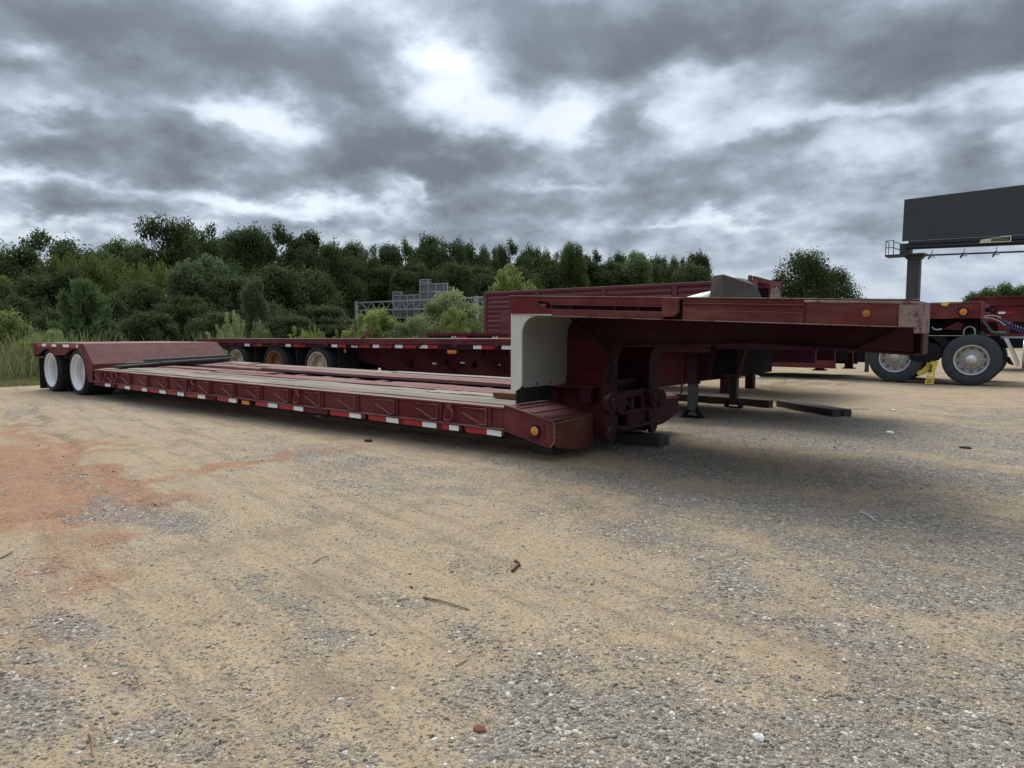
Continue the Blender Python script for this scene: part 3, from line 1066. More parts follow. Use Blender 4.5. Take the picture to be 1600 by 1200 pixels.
for x, y, w, h in [(56, 543.5, .05, .03), (56.4, 549, .05, .03), (89.5, 547, .05, .055), (97, 546, .04, .05), (136.5, 566, .035, .075), (139.8, 584, .035, .055)]:
    d = ray(x, y)
    k = 4.60 / d[1]
    X, Z = d[0] * k, CAMH + d[2] * k
    hol.append([(X - w / 2, Z + h / 2), (X - w * .1, Z - h / 2), (X + w * .35, Z - h * .3), (X + w / 2, Z + h * .5)])
b = MB()
b.prism(sp, 4.595, 4.607, holes=hol)
spo = b.build('wheel_side_plate', M['red'], lb)
b = MB()
b.prism([(-15.3, .63), (-12.80, .63), (-13.08, .86), (-15.3, .86)], 4.70, 4.705)
b.build('inner_fender', M['black'], lb)
for ta, tb, c in ((-15.19, -14.95, 'r'), (-14.93, -14.72, 'w'), (-14.72, -14.44, 'r'), (-14.42, -14.20, 'w'), (-14.20, -13.90, 'pk'), (-13.88, -13.60, 'w'), (-13.58, -13.25, 'r'), (-13.25, -13.19, 'w')):
    if c == 'pk':
        continue
    t = MB()
    t.box(ta, tb, 4.5915, 4.5945, .845, .893)
    t.build('reflective_tape', M['tape_w' if c == 'w' else 'tape_r'], spo)
b = MB()
b.box(-15.385, -13.0, 4.59, 4.62, .897, .919)
b.build('rear_edge_strip', M['peel'], lb)
b = MB()
b.box(-15.23, -15.215, 4.62, 5.22, .03, .62)
b.build('mud_flap', M['rubber'], lb)
# axles, springs and bogie frame
b = MB()
for x in (-14.60, -13.30):
    b.tube([(x, 4.85, .42), (x, 6.8, .42)], .06, 8)
b.prism([(-15.3, .45), (-12.70, .45), (-12.70, .55), (-13.10, .88), (-15.3, .88)], 5.45, 5.55)
b.prism([(-15.3, .45), (-12.70, .45), (-12.70, .55), (-13.10, .88), (-15.3, .88)], 6.1, 6.2)
b.build('bogie_frame', M['black'], lb)
wo_, wr = wheel_set(M['tyre'], M['rim'], .415, .235, .308, .19)
link_first = True
for x in (-14.60, -13.32):
    for y in (4.612, 4.905, 6.52, 6.80):
        zc = .408
        if link_first:
            wo_.parent = lb
            wo_.location = (x + 8, y - 5.8, zc)
            WO[wo_.name] = (x, y, zc)
            WO[wr.name] = (x, y, zc)
            link_first = False
        else:
            copy_at(wo_, (x, y, zc), lb)

# --- front of the well: nose wings left and right of the gooseneck foot
def nose(ya, yb, front, far=False):
    b = MB()
    prof = [(-3.69, .445), (-3.66, .445), (-3.20, .355), (-3.175, .33), (-3.175, .195), (-3.21, .152), (-3.70, .252)]
    y = ya if not far else yb
    s = 1 if not far else -1
    b.prism(prof, y, y + s * .012)
    return b


b = nose(Y0, 5.22, 0)
n1 = b.build('nose_side_plate', M['red'], lb, bevel=.002)
b = MB()
b.prism([(-3.70, .262), (-3.69, .240), (-3.21, .140), (-3.205, .152)], 4.575, 4.625)
b.prism([(-3.70, .470), (-3.66, .470), (-3.19, .370), (-3.20, .352), (-3.67, .450), (-3.70, .452)], 4.58, 5.22)
nt = b.build('nose_top_plate', M['red_ramp'], lb, bevel=.003)
k = MB()
k.bar((-3.168, 4.588, .335), (-3.168, 4.588, .20), .008, .008, up=(1, 0, 0))
k.bar((-3.168, 4.588, .20), (-3.205, 4.588, .148), .008, .008, up=(0, 1, 0))
k.bar((-3.185, 4.588, .372), (-3.168, 4.588, .335), .008, .008, up=(0, 1, 0))
k.build('worn_edge', M['peel'], n1)
for x in (-3.56, -3.42, -3.27):
    k = MB()
    z = .470 - .213 * (x + 3.66)
    k.hexa([(x - .025, 4.62, z + .005), (x + .025, 4.62, z - .005), (x + .025, 5.20, z - .005), (x - .025, 5.20, z + .005), (x - .02, 4.62, z + .012), (x + .02, 4.62, z + .004), (x + .02, 5.20, z + .004), (x - .02, 5.20, z + .012)])
    k.build('tread_rib', M['red_ramp'], nt)
b = MB()
b.prism([(4.60, .352), (5.205, .372), (5.205, .118), (5.10, .085), (4.95, .088), (4.64, .140), (4.60, .165)], -3.186, -3.170, axis='x')
b.build('nose_front_plate', M['rusty'], lb, bevel=.003)
b = MB()
b.box(-3.44, -3.27, 4.580, 4.589, .215, .335)
lo = b.build('lamp_plate', M['red'], lb)
b = MB()
b.lathe([(.055, -.0), (.055, -.018), (.040, -.020), (.040, -.001)], (-3.352, 4.580, .275), 'y', 20, closed=False)
b.build('lamp_grommet', M['black'], lo)
b = MB()
b.lathe([(.040, -.002), (.040, -.020), (.028, -.027), (.0, -.030)], (-3.352, 4.580, .275), 'y', 20)
b.build('marker_lamp', M['amber'], lo, smooth=40)
# far wing
b = MB()
b.prism([(-3.69, .49), (-3.66, .49), (-3.20, .40), (-3.175, .38), (-3.175, .235), (-3.21, .192), (-3.70, .29)], Y1 - .012, Y1)
b.build('nose_side_plate', M['red'], lb)
b = MB()
b.prism([(-3.70, .51), (-3.66, .51), (-3.19, .413), (-3.20, .393), (-3.67, .490), (-3.70, .492)], 6.34, Y1)
b.build('nose_top_plate', M['red_ramp'], lb)
b = MB()
b.prism([(6.36, .405), (Y1 - .013, .395), (Y1 - .013, .25), (6.93, .20), (6.62, .135), (6.36, .13)], -3.186, -3.170, axis='x')
b.build('nose_front_plate', M['red_shaded'], lb, bevel=.003)
# dark cross wall below the bulkhead and the end of the deck
b = MB()
b.box(-3.72, -3.705, 4.64, 6.98, .30, .455)
b.box(-3.74, -3.62, 5.22, 6.34, .15, .60)
b.build('front_cross_beam', M['black'], lb)
b = MB()
b.box(-3.66, -3.645, 4.70, 6.95, .475, .64)
b.build('rubber_skirt', M['rubber'], lb)

# --- gooseneck
def tz(x):           # top line of the neck, nose slightly down
    return 1.42 - .0407 * (x + 3.64)


def neck(x, y, z):   # z given below the top line
    return (x, y, tz(x) + z + .006 * (y - Y0))


b = MB(neck)
hole1 = [(-3.345, -.058), (-3.335, -.045), (-3.24, -.052), (-3.205, -.075), (-3.205, -.105), (-3.33, -.105), (-3.345, -.098)]
b.prism([(-3.64, 0), (-3.20, 0), (-3.20, -.162), (-3.64, -.160)], 4.590, 4.602, holes=[hole1])
b.build('neck_end_plate', M['red'], lb, bevel=.002)
b = MB(neck)
b.box(-3.64, -.60, 4.584, 4.655, -.012, .0)                     # top lip
b.build('neck_top_flange', M['red_worn'], lb, bevel=.003)
b = MB(neck)
b.box(-3.20, -2.21, 4.588, 4.605, -.068, -.0125)
b.box(-3.20, -2.21, 4.578, 4.6045, -.075, -.0685)
b.build('neck_upper_rail', M['red'], lb, bevel=.002)
b = MB(neck)
b.box(-3.20, -2.21, 4.59, 4.602, -.162, -.108)
b.box(-3.20, -.62, 4.58, 4.66, -.170, -.1625)
b.build('neck_lower_rail', M['red_worn'], lb, bevel=.003)
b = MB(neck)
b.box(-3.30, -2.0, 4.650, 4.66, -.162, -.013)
b.build('neck_inner_web', M['red_shaded'], lb)
for x in (-3.02, -2.62, -2.42):
    b = MB(neck)
    b.box(x - .012, x + .012, 4.606, 4.649, -.107, -.069)
    b.build('slot_rib', M['red_shaded'], lb)
for xa, xb, z in ((-3.60, -2.22, -.1635), (-2.05, -.71, -.1635), (-3.62, -.62, -.0035)):
    b = MB(neck)
    b.box(xa, xb, 4.5755 if z < -.1 else 4.5805, 4.5795 if z < -.1 else 4.5835, z - .003, z + .003)
    b.build('worn_edge', M['peel'], lb)
b = MB(neck)
b.prism([(-2.21, -.004), (-2.075, -.004), (-2.08, -.11), (-2.11, -.14), (-2.20, -.148)], 4.55, 4.587)
b.build('stake_bracket', M['red_worn'], lb, bevel=.003)
b = MB(neck)
b.box(-2.06, -1.225, 4.592, 4.60, -.162, -.013)
b.box(-2.06, -1.225, 4.578, 4.5915, -.050, -.043)
b.box(-2.03, -1.235, 4.583, 4.5915, -.162, -.092)
b.box(-2.06, -2.03, 4.586, 4.5915, -.162, -.052)
b.build('neck_channel', M['red_worn'], lb, bevel=.002)
b = MB(neck)
b.box(-1.222, -.70, 4.582, 4.60, -.162, -.030)
b.build('neck_patch_plate', M['red_worn'], lb, bevel=.003)
b = MB(neck)
b.box(-1.23, -.60, 4.576, 4.60, -.0285, -.0125)
b.build('neck_trim', M['peel'], lb, bevel=.002)
b = MB(neck)
b.box(-.698, -.600, 4.579, 4.60, -.166, -.0295)
b.build('corner_plate', M['peel'], lb, bevel=.004)
b = MB(neck)
b.lathe([(.024, 0), (.023, -.007), (.014, -.011), (0, -.012)], (-.87, 4.582, -.090), 'y', 9)
lz = b.build('marker_lamp', M['amber_dull'], lb, smooth=40)
# front face, bevelled at the corner
b = MB(neck)
b.prism([(-.600, 4.60), (-.585, 4.64), (-.585, 4.98), (-.62, 4.98), (-.62, 4.60)], -.20, -.012, axis='z')
b.build('neck_front_plate', M['peel'], lb, bevel=.003)
b = MB(neck)
b.prism([(-3.64, 4.66), (-.625, 4.66), (-.61, 5.10), (-.82, 5.6), (-1.3, Y1), (-3.64, Y1)], -.060, -.012, axis='z')
b.build('neck_deck', M['red_worn'], lb)
b = MB(neck)
b.box(-3.64, -1.32, Y1 + .001, Y1 + .02, -.165, .0)
b.build('neck_far_rail', M['red'], lb)
# the two deep beams and their legs: one web each, with the bottom flange curving into the leg
def beam_bottom(x):
    pts = [(-3.10, .985), (-2.8, .992), (-1.75, 1.022), (-1.2, .995), (-.70, .962)]
    return float(np.interp(x, [p[0] for p in pts], [p[1] for p in pts]))


for yb in (5.30, 6.12):
    arc = []
    cx, cz, r = -2.90, .842, .15
    for i in range(7):
        t = math.pi - i * (math.pi / 2) / 6
        arc.append((cx + r * math.cos(t), cz + r * math.sin(t)))
    low = [(-3.04, .20), (-3.05, .60), (-3.05, .80)] + arc[1:]
    bot = low + [(x, beam_bottom(x)) for x in (-2.6, -2.2, -1.75, -1.2, -.70)]
    xe = -.66 if yb < 5.5 else -1.25
    bot = [q for q in bot if q[0] < xe - .03] + [(xe - .03, beam_bottom(xe))]
    web = [(-3.66, 1.34), (-3.66, .44), (-3.52, .30), (-3.30, .16), (-3.12, .12)] + bot + [(xe, beam_bottom(xe)), (xe, 1.235)]
    b = MB()
    b.prism(web, yb - .008, yb + .008)
    wob = b.build('neck_beam', M['red_shaded'], lb)
    f = MB()
    for i in range(len(bot) - 1):
        (xa, za), (xb_, zb) = bot[i], bot[i + 1]
        d = math.hypot(xb_ - xa, zb - za)
        nx_, nz_ = (zb - za) / d * .014, -(xb_ - xa) / d * .014
        f.hexa([(xa, yb - .10, za), (xb_, yb - .10, zb), (xb_, yb + .10, zb), (xa, yb + .10, za), (xa + nx_, yb - .10, za + nz_), (xb_ + nx_, yb - .10, zb + nz_), (xb_ + nx_, yb + .10, zb + nz_), (xa + nx_, yb + .10, za + nz_)])
    f.build('beam_flange', M['red_shaded'], wob, smooth=40)
    # leg fittings: front edge bar, ledge, stiffeners
    g = MB()
    g.bar((-3.045, yb - .10, .25), (-3.055, yb - .10, .82), .05, .03, up=(0, 1, 0))
    g.bar((-3.66, yb - .05, .46), (-3.66, yb - .05, 1.25), .02, .09, up=(0, 1, 0))
    g.box(-3.64, -3.15, yb - .14, yb - .0085, .600, .614)
    g.bar((-3.60, yb - .02, .66), (-3.09, yb - .02, .82), .02, .02, up=(0, 1, 0))
    g.box(-3.30, -3.18, yb - .12, yb - .0085, .47, .598)
    g.box(-3.64, -3.56, yb - .10, yb - .0085, .46, .598)
    g.build('leg_stiffener', M['red_shaded'], wob)
    g = MB()
    g.prism([(-3.63, .45), (-3.63, 1.06), (-3.10, 1.02), (-3.07, .80), (-3.07, .24), (-3.30, .19), (-3.52, .33)], yb - .014, yb - .0085)
    g.build('leg_plate', M['red_bright'], wob)
    for prof, cc in (([(.0, .062), (.045, .062), (.052, .052), (.095, .050), (.100, .042), (.100, 0)], (-3.04, yb - .055, .47)), ([(.0, .045), (.085, .045), (.092, .035), (.092, 0)], (-3.02, yb + .075, .455)), ([(.0, .04), (.07, .04), (.075, .03), (.075, 0)], (-3.05, yb - .03, .19))):
        p = MB()
        p.lathe(prof, cc, 'x', 22)
        p.build('hinge_pin', M['red_shaded'], wob, smooth=40)
for pts in [[(-3.40, 5.20, 1.22), (-3.20, 5.18, 1.12), (-3.02, 5.17, .96), (-2.96, 5.17, .80), (-3.0, 5.16, .66)]]:
    b = MB()
    b.tube(pts, .014, 6)
    b.build('air_line', M['black'], lb, smooth=60)
# cross piece and hydraulic frame between the legs
b = MB()
b.box(-3.64, -3.60, 5.31, 6.11, .45, 1.30)
b.build('neck_cross_wall', M['black'], lb)
b = MB()
b.box(-3.13, -3.05, 5.40, 6.02, .50, .56)
b.box(-3.12, -3.02, 5.40, 6.02, .35, .38)
b.box(-3.14, -2.98, 5.40, 6.20, .215, .235)
for y, w_ in ((5.47, .05), (5.70, .03), (5.93, .06)):
    b.box(-3.10, -3.04, y - w_, y + w_, .381, .499)
b.bar((-3.06, 5.52, .52), (-3.06, 5.68, .40), .03, .03)
b.box(-3.11, -3.05, 5.62, 6.02, .236, .349)
b.tube([(-3.2, 5.3, .62), (-3.2, 6.15, .62)], .035, 8)
b.build('hinge_frame', M['red_shaded'], lb)
b = MB()
b.box(-3.19, -3.175, 5.36, 6.06, .14, .60)
b.build('shade_back_plate', M['black'], lb)  # added black plate, gives the gaps between the hinge bars their shade
b = MB()
b.box(-.658, -.640, 5.18, 5.42, .955, 1.225)
b.prism([(-.70, .97), (-1.05, .985), (-.70, 1.18)], 5.205, 5.22)
b.build('neck_end_wall', M['red_shaded'], lb, bevel=.004)
b = MB()
b.box(-3.5, -1.5, 6.96, 6.98, 1.06, 1.26)
b.build('far_skirt', M['red_shaded'], lb)
for x in (-1.7, -2.3, -2.9):
    b = MB(neck)
    b.box(x - .02, x + .02, 4.665, 6.95, -.16, -.061)
    b.build('neck_cross_rib', M['red_shaded'], lb)
# white curved bulkhead
b = MB()
arcp = [(-3.20, 1.248)] + [(-3.36 + .15 * math.cos(t), 1.09 + .15 * math.sin(t)) for t in [math.pi / 2 + i * math.pi / 2 / 7 for i in range(8)]]
prof_in = [(-3.20, 1.243), (-3.30, 1.242)] + [(-3.36 + .15 * math.cos(t), 1.09 + .15 * math.sin(t)) for t in [math.pi / 2 + i * math.pi / 2 / 7 for i in range(8)]]
prof_in += [(-3.51, .70), (-3.512, .655), (-3.53, .625), (-3.565, .606), (-3.60, .600)]
b.prism([(-3.20, 1.252)] + prof_in + [(-3.625, .600), (-3.625, 1.262)], 4.588, 4.604)
bk = b.build('bulkhead', M['white'], lb)
line = prof_in[:-4] + [(-3.512, .64)]
f = MB()
for i in range(len(line) - 1):
    (xa, za), (xb_, zb) = line[i], line[i + 1]
    d = math.hypot(xb_ - xa, zb - za)
    nx_, nz_ = (zb - za) / d * .008, -(xb_ - xa) / d * .008
    f.hexa([(xa, 4.605, za), (xb_, 4.605, zb), (xb_, 6.99, zb), (xa, 6.99, za), (xa + nx_, 4.605, za + nz_), (xb_ + nx_, 4.605, zb + nz_), (xb_ + nx_, 6.99, zb + nz_), (xa + nx_, 6.99, za + nz_)])
f.build('bulkhead_sheet', M['white_shaded'], bk, smooth=40)
f = MB()
f.box(-3.509, -3.500, 4.62, 5.24, .632, .715)
fo = f.build('lower_strip', M['white_shaded'], bk)
for y in (4.80, 5.00):
    f = MB()
    f.prism([(y - .02, .645), (y + .02, .645), (y, .68)], -3.4995, -3.494, axis='x')
    f.build('lug', M['rust'], bk)

# loose things lying on the lowboy
def loose(name, mb, mat, label, cat, group=None, bevel=0, **k):
    o = mb.build(name, mat, None, bevel=bevel, **k)
    return tag(o, label, cat, group)


b = MB(deckxf)
b.box(-4.18, -3.76, 5.01, 5.08, .484, .535)
loose('steel_channel', b, M['rust'], 'short red brown steel channel lying on the deck by the white bulkhead', 'steel channel', bevel=.003)
BOARDS = [
    ((-12.30, 4.86), (-12.44, 6.88), .22, .040, .500, 'lowest and longest dark board lying at the foot of the ramp'),
    ((-12.40, 5.02), (-12.50, 6.94), .20, .040, .541, 'dark board with a pale wet top, second from below at the ramp foot'),
    ((-12.08, 4.76), (-12.34, 5.72), .17, .030, .520, 'short dark board poking out towards the camera from the board pile'),
    ((-12.20, 5.55), (-12.36, 6.95), .15, .035, .539, 'dark board on the deck side of the pile at the ramp foot'),
    ((-12.44, 5.38), (-12.50, 6.97), .16, .036, .583, 'topmost dark board of the pile leaning by the ramp'),
]
for a, c, w, h, z, lb_ in BOARDS:
    b = MB(deckxf)
    b.bar((a[0], a[1], z), (c[0], c[1], z + .01), w, h)
    loose('loose_board', b, M['board_dark'], lb_, 'board', 'dark boards piled at the foot of the ramp', bevel=.003)
b = MB()
zt = tz(-2.05) - .010
b.hexa([(-2.12, 5.20, zt), (-1.965, 5.10, zt), (-1.735, 5.36, zt), (-1.93, 5.50, zt), (-2.10, 5.22, zt + .205), (-1.975, 5.12, zt + .205), (-1.80, 5.36, zt + .125), (-1.93, 5.47, zt + .19)])
loose('block', b, M['concrete'], 'dark grey green block standing on top of the gooseneck', 'block', bevel=.008)
b = MB()
zt = tz(-2.4) - .010
vs, fs = [], []
for i in range(9):
    for j in range(6):
        u, v = i / 8, j / 5
        hh = .10 * math.sin(math.pi * min(1, v * 1.0)) * (.10 + .9 * u ** 2) if 0 < j < 5 else 0
        vs.append((-2.75 + .55 * u, 5.35 + .5 * v, zt + hh + .006 * math.sin(9 * u + 4 * v)))
for i in range(8):
    for j in range(5):
        a = i * 6 + j
        fs.append((a, a + 6, a + 7, a + 1))
b.add(vs, fs)
o = loose('folded_sheet', b, M['sheet'], 'crumpled white sheet lying beside the block on the gooseneck', 'sheet', smooth=60)
md = o.modifiers.new('thick', 'SOLIDIFY')
md.thickness = .012
# timber blocks the nose rests on
b = MB()
b.box(-3.50, -2.86, 5.90, 6.12, .005, .105)
loose('timber_block', b, M['timber'], 'dark timber block under the front of the lowboy trailer', 'timber', bevel=.006)
b = MB()
b.box(-3.62, -3.40, 4.9, 6.6, .004, .12)
loose('timber_block', b, M['timber'], 'long dark timber lying crosswise beneath the lowboy nose', 'timber', bevel=.006)

# ------------------------------------------------------------------ second trailer: three axle flatbed just behind
FY, FZ = 7.90, 1.005
fb = thing('flatbed_trailer', (-9.5, 9.1, 0), 'maroon three axle flatbed trailer parked right behind the lowboy', 'trailer')


def flat(x, y, z):      # deck falls a little towards the rear
    return (x, y, z + .0055 * (x + 6.2))


FA, FBX = -15.6, -3.2
b = MB(flat)
b.box(FA, FBX, FY, FY + .012, FZ - .072, FZ - .004)
b.box(FA, FBX, FY - .006, FY + .06, FZ - .004, FZ + .006)
b.box(FA, FBX, FY - .006, FY + .05, FZ - .084, FZ - .0725)
b.build('side_rail', M['red'], fb, bevel=.002)
b = MB(flat)
b.box(FA, FBX, FY + .02, FY + .032, FZ - .160, FZ - .085)
lr = b.build('lower_rail', M['red_shaded'], fb)
for xa, xb in [(-13.55, -13.35), (-12.03, -11.85), (-10.54, -10.37), (-9.96, -9.79), (-9.37, -9.20), (-8.79, -8.60), (-8.19, -8.00), (-7.0 + .0, -6.83), (-6.43, -6.24), (-5.6, -5.42), (-4.8, -4.6)]:
    t = MB(flat)
    t.box(xa, xb, FY + .0165, FY + .019, FZ - .150, FZ - .096)
    t.build('reflective_tape', M['tape_w'], lr)
for xa, xb in [(-13.20, -12.88), (-11.75, -11.38), (-10.35, -10.12), (-9.74, -9.45), (-9.18, -8.88), (-8.57, -8.28), (-7.98, -7.77), (-6.82, -6.57), (-6.1, -5.7), (-5.3, -4.9)]:
    t = MB(flat)
    t.box(xa, xb, FY + .0165, FY + .019, FZ - .150, FZ - .096)
    t.build('reflective_tape', M['tape_r'], lr)
for i in range(14):
    x = -14.9 + .83 * i
    t = MB(flat)
    t.box(x, x + .12, FY - .012, FY + .0160, FZ - .118, FZ - .09)
    t.build('stake_pocket', M['red'], lr)
for i in range(9):
    ya = FY + .062 + i * .262
    x0 = FA
    for x1 in (-12.2 + random.uniform(-.6, .6), -8.6 + random.uniform(-.8, .8), FBX):
        b = MB(flat)
        b.box(x0 + .004, x1 - .004, ya, ya + .255, FZ - .04, FZ + .004 + random.uniform(-.004, .006))
        b.build('deck_plank', M['wood'] if i else M['wood_pink'], fb)
        x0 = x1
b = MB(flat)
b.box(FA, FBX, 10.42, 10.44, FZ - .16, FZ + .004)
b.build('far_side_rail', M['red'], fb)
tri = []
for k, x in enumerate([-8.03, -7.69, -7.40, -6.89, -6.53, -8.9, -5.9, -5.55, -5.1]):
    tri.append([(x - .075, .53), (x + .075, .53), (x, .66)])
small = [[(x - .05, .82), (x, .72), (x + .05, .82)] for x in (-8.35, -7.85, -7.2, -6.7, -6.2, -5.7)]
for y in (8.40, 9.88):
    b = MB()
    out = [(-14.8, .58), (-10.2, .58), (-9.0, .40), (-4.1, .385), (-3.60, .46), (-3.46, .52), (-3.36, .94), (-3.3, .985), (-3.3, .995), (-6.2, .955), (-14.8, .91), (-15.4, .90), (-15.4, .75)]
    b.prism([(x, z - .12 if z > .89 else z) for x, z in out], y, y + .014, holes=tri + small)
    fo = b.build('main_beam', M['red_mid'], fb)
    f = MB()
    low = [(-14.8, .58), (-10.2, .58), (-9.0, .40), (-4.1, .385), (-3.60, .46), (-3.46, .52), (-3.36, .94)]
    for (xa, za), (xb_, zb) in zip(low, low[1:]):
        f.bar((xa, y + .007, za - .008), (xb_, y + .007, zb - .008), .17, .014, up=(0, 1, 0) if abs(zb - za) > .3 else (0, 0, 1))
    f.build('beam_flange', M['red_shaded'], fo)
for x in (-9.3, -8.3, -7.15, -5.9, -4.9):
    b = MB(flat)
    b.bar((x, FY + .08, FZ - .16), (x + .45, 8.36, .50), .05, .05)
    b.build('side_brace', M['red_shaded'], fb)
for i in range(22):
    x = -15.2 + i * .55
    b = MB(flat)
    b.box(x - .02, x + .02, FY + .04, 10.40, FZ - .15, FZ - .045)
    b.build('cross_member', M['red_shaded'], fb)
for x, z, mt in ((-8.32, .57, 'tape_w'), (-7.66, .60, 'tape_w'), (-6.89, .585, 'tape_w'), (-6.48, .58, 'tape_w')):
    t = MB()
    t.box(x - .05, x + .05, 8.388, 8.396, z - .014, z + .014)
    t.build('reflector', M[mt], fb)
b = MB(flat)
b.prism([(-7.56, .845), (-7.34, .845), (-7.32, .825), (-7.32, .785), (-7.36, .762), (-7.54, .762), (-7.58, .785), (-7.58, .825)], FY + .02, FY + .05)
lo = b.build('lamp_bracket', M['red_shaded'], fb)
b = MB(flat)
b.prism([(-7.54, .83), (-7.36, .83), (-7.345, .80), (-7.37, .775), (-7.53, .775), (-7.555, .80)], FY + .006, FY + .019)
b.build('marker_lamp', M['amber'], lo, bevel=.004)
b = MB(flat)
b.lathe([(.0, 0), (.022, .0), (.03, .03), (.02, .07), (.0, .075)], (-10.18, FY + .05, .755), 'z', 10)
b.build('dangling_lamp', M['amber_dull'], fb, smooth=40)
wt2, wr2 = wheel_set(M['tyre'], M['white'], .435, .25, .30, .15)
wr2.data.materials.clear()
wr2.data.materials.append(plain('stained_white_rim', (.50, .43, .34), .6, var=.7, scale=9))
first = True
rimrust = plain('rusty_orange_rim', (.24, .11, .055), .8, var=.6, scale=9)
for xi, x in enumerate((-13.95, -12.48, -11.03)):
    for y in (FY + .03, FY + .33, 9.85, 10.15):
        if first:
            wt2.parent = fb
            wt2.location = (x + 9.5, y - 9.1, .43)
            WO[wt2.name] = WO[wr2.name] = (x, y, .43)
            first = False
            last = wt2
        else:
            last = copy_at(wt2, (x, y, .43), fb)
        if xi == 1 and y < 8:
            ch = last.children[0]
            ch.data = ch.data.copy()
            ch.data.materials.clear()
            ch.data.materials.append(rimrust)
            ch['label'] = 'rust stained wheel rim'
b = MB()
b.box(-14.9, -10.2, 9.0, 9.3, .40, .62)
for x in (-13.95, -12.48, -11.03):
    b.tube([(x, 8.1, .43), (x, 10.2, .43)], .06, 8)
b.build('axle_frame', M['black'], fb)
for x in (-13.25, -11.75, -10.42):
    b = MB()
    b.box(x, x + .015, FY + .06, FY + .56, .25, .86)
    b.build('mud_flap', M['rubber'], fb)
# landing gear
for y, dk in ((8.30, 0), (9.78, 1)):
    b = MB()
    b.box(-3.665, -3.515, y, y + .13, .44, .90)
    lg = b.build('landing_leg', M['red_shaded'], fb, bevel=.006)
    c = MB()
    c.box(-3.645, -3.535, y + .015, y + .115, .10, .439)
    c.build('inner_tube', M['grey_leg'], lg, bevel=.004)
    c = MB()
    c.hexa([(-3.73, y - .03, .004), (-3.45, y - .03, .004), (-3.45, y + .16, .004), (-3.73, y + .16, .004), (-3.71, y - .02, .016), (-3.47, y - .02, .016), (-3.47, y + .15, .016), (-3.71, y + .15, .016)])
    c.prism([(-3.72, .017), (-3.68, .017), (-3.61, .15), (-3.63, .17)], y + .02, y + .11)
    c.prism([(-3.46, .017), (-3.50, .017), (-3.57, .15), (-3.55, .17)], y + .02, y + .11)
    c.build('foot', M['black'], lg)
b = MB()
b.tube([(-3.70, 8.35, .90), (-3.73, 8.33, .50), (-3.71, 8.33, .42)], .014, 6)
b.build('crank_rod', M['red'], fb, smooth=50)
b = MB()
b.tube([(-3.735, 8.33, .43), (-3.73, 8.32, .33), (-3.755, 8.32, .26)], .013, 6)
b.build('crank_handle', M['rust'], fb, smooth=50)
b = MB()
b.box(-3.38, -3.06, 8.46, 9.87, .55, .90)
b.build('shadow_fill_box', M['black'], fb)  # black box standing in for the shadow in the open beam gap
b = MB()
b.bar((-3.02, 8.40, .56), (-2.94, 8.40, .90), .03, .09, up=(0, 1, 0))
b.bar((-3.20, 8.40, .56), (-3.03, 8.40, .56), .03, .09, up=(0, 1, 0))
b.build('neck_hanger', M['red_shaded'], fb)
b = MB()
b.box(-4.25, -3.85, 10.0, 10.05, .74, .93)
b.build('far_panel', M['red_far'], fb)
b = MB(flat)
b.box(FBX, -1.6, FY + .2, 10.2, FZ - .12, FZ - .05)
b.build('front_neck', M['red_shaded'], fb)
# ratchet binder standing on the flatbed edge
b = MB()
b.tube([(-9.70, 7.93, .985), (-9.62, 7.92, 1.03), (-9.545, 7.92, 1.075)], .026, 6)
b.bar((-9.57, 7.92, 1.07), (-9.44, 7.92, 1.115), .05, .07)
b.bar((-9.50, 7.92, 1.10), (-9.60, 7.93, 1.135), .03, .03)
b.tube([(-9.60, 7.885, 1.0), (-9.50, 7.885, .93), (-9.48, 7.886, .87)], .012, 6)
b.tube([(-9.60, 7.885, 1.0), (-9.60, 7.92, 1.0)], .012, 6)
loose('chain_binder', b, M['rust'], 'rusty chain binder hooked over the edge of the flatbed deck', 'binder', smooth=50)

# ------------------------------------------------------------------ another flatbed behind, only its rear deck edge shows
f2 = thing('flatbed_trailer', (-9, 12.6, 0), 'red flatbed whose deck edge shows just above the three axle flatbed', 'trailer')
b = MB()
b.box(-11.6, -3.0, 11.4, 11.43, 1.035, 1.085)
b.box(-11.62, -3.0, 11.39, 11.46, 1.086, 1.097)
b.build('side_rail', M['red'], f2, bevel=.002)
for i in range(9):
    b = MB()
    b.box(-11.6, -3.0, 11.465 + .26 * i, 11.718 + .26 * i, 1.05, 1.096)
    b.build('deck_plank', M['wood'], f2)
b = MB()
b.box(-11.55, -3.0, 11.44, 11.452, .96, 1.034)
lr = b.build('lower_rail', M['red_shaded'], f2)
for x in (-10.75, -10.66, -9.52, -9.43, -8.3):
    t = MB()
    t.prism([(x - .04, .985), (x + .04, .985), (x + .025, 1.02), (x - .01, 1.03)], 11.43, 11.438)
    t.build('reflector', M['tape_w'], lr)
for xa, xb in ((-10.6, -10.3), (-9.38, -9.05), (-8.2, -7.9)):
    t = MB()
    t.box(xa, xb, 11.43, 11.438, .97, 1.025)
    t.build('reflective_tape', M['tape_r'], lr)
b = MB()
b.box(-11.3, -3.0, 11.9, 12.0, .60, 1.03)
b.box(-11.3, -3.0, 13.2, 13.3, .60, 1.03)
b.build('main_beam', M['red_shaded'], f2)
for i in range(15):
    b = MB()
    b.box(-11.4 + .6 * i, -11.36 + .6 * i, 11.46, 13.75, .96, 1.045)
    b.build('cross_member', M['red_shaded'], f2)
for x in (-10.6, -9.3):
    for y in (11.5, 11.8, 13.2, 13.5):
        copy_at(wt2, (x, y, .43), f2)
b = MB()
for x in (-10.6, -9.3):
    b.tube([(x, 11.6, .43), (x, 13.6, .43)], .06, 8)
b.build('axle', M['black'], f2)
b = MB()
b.box(-4.6, -4.45, 11.9, 12.05, .0, .60)
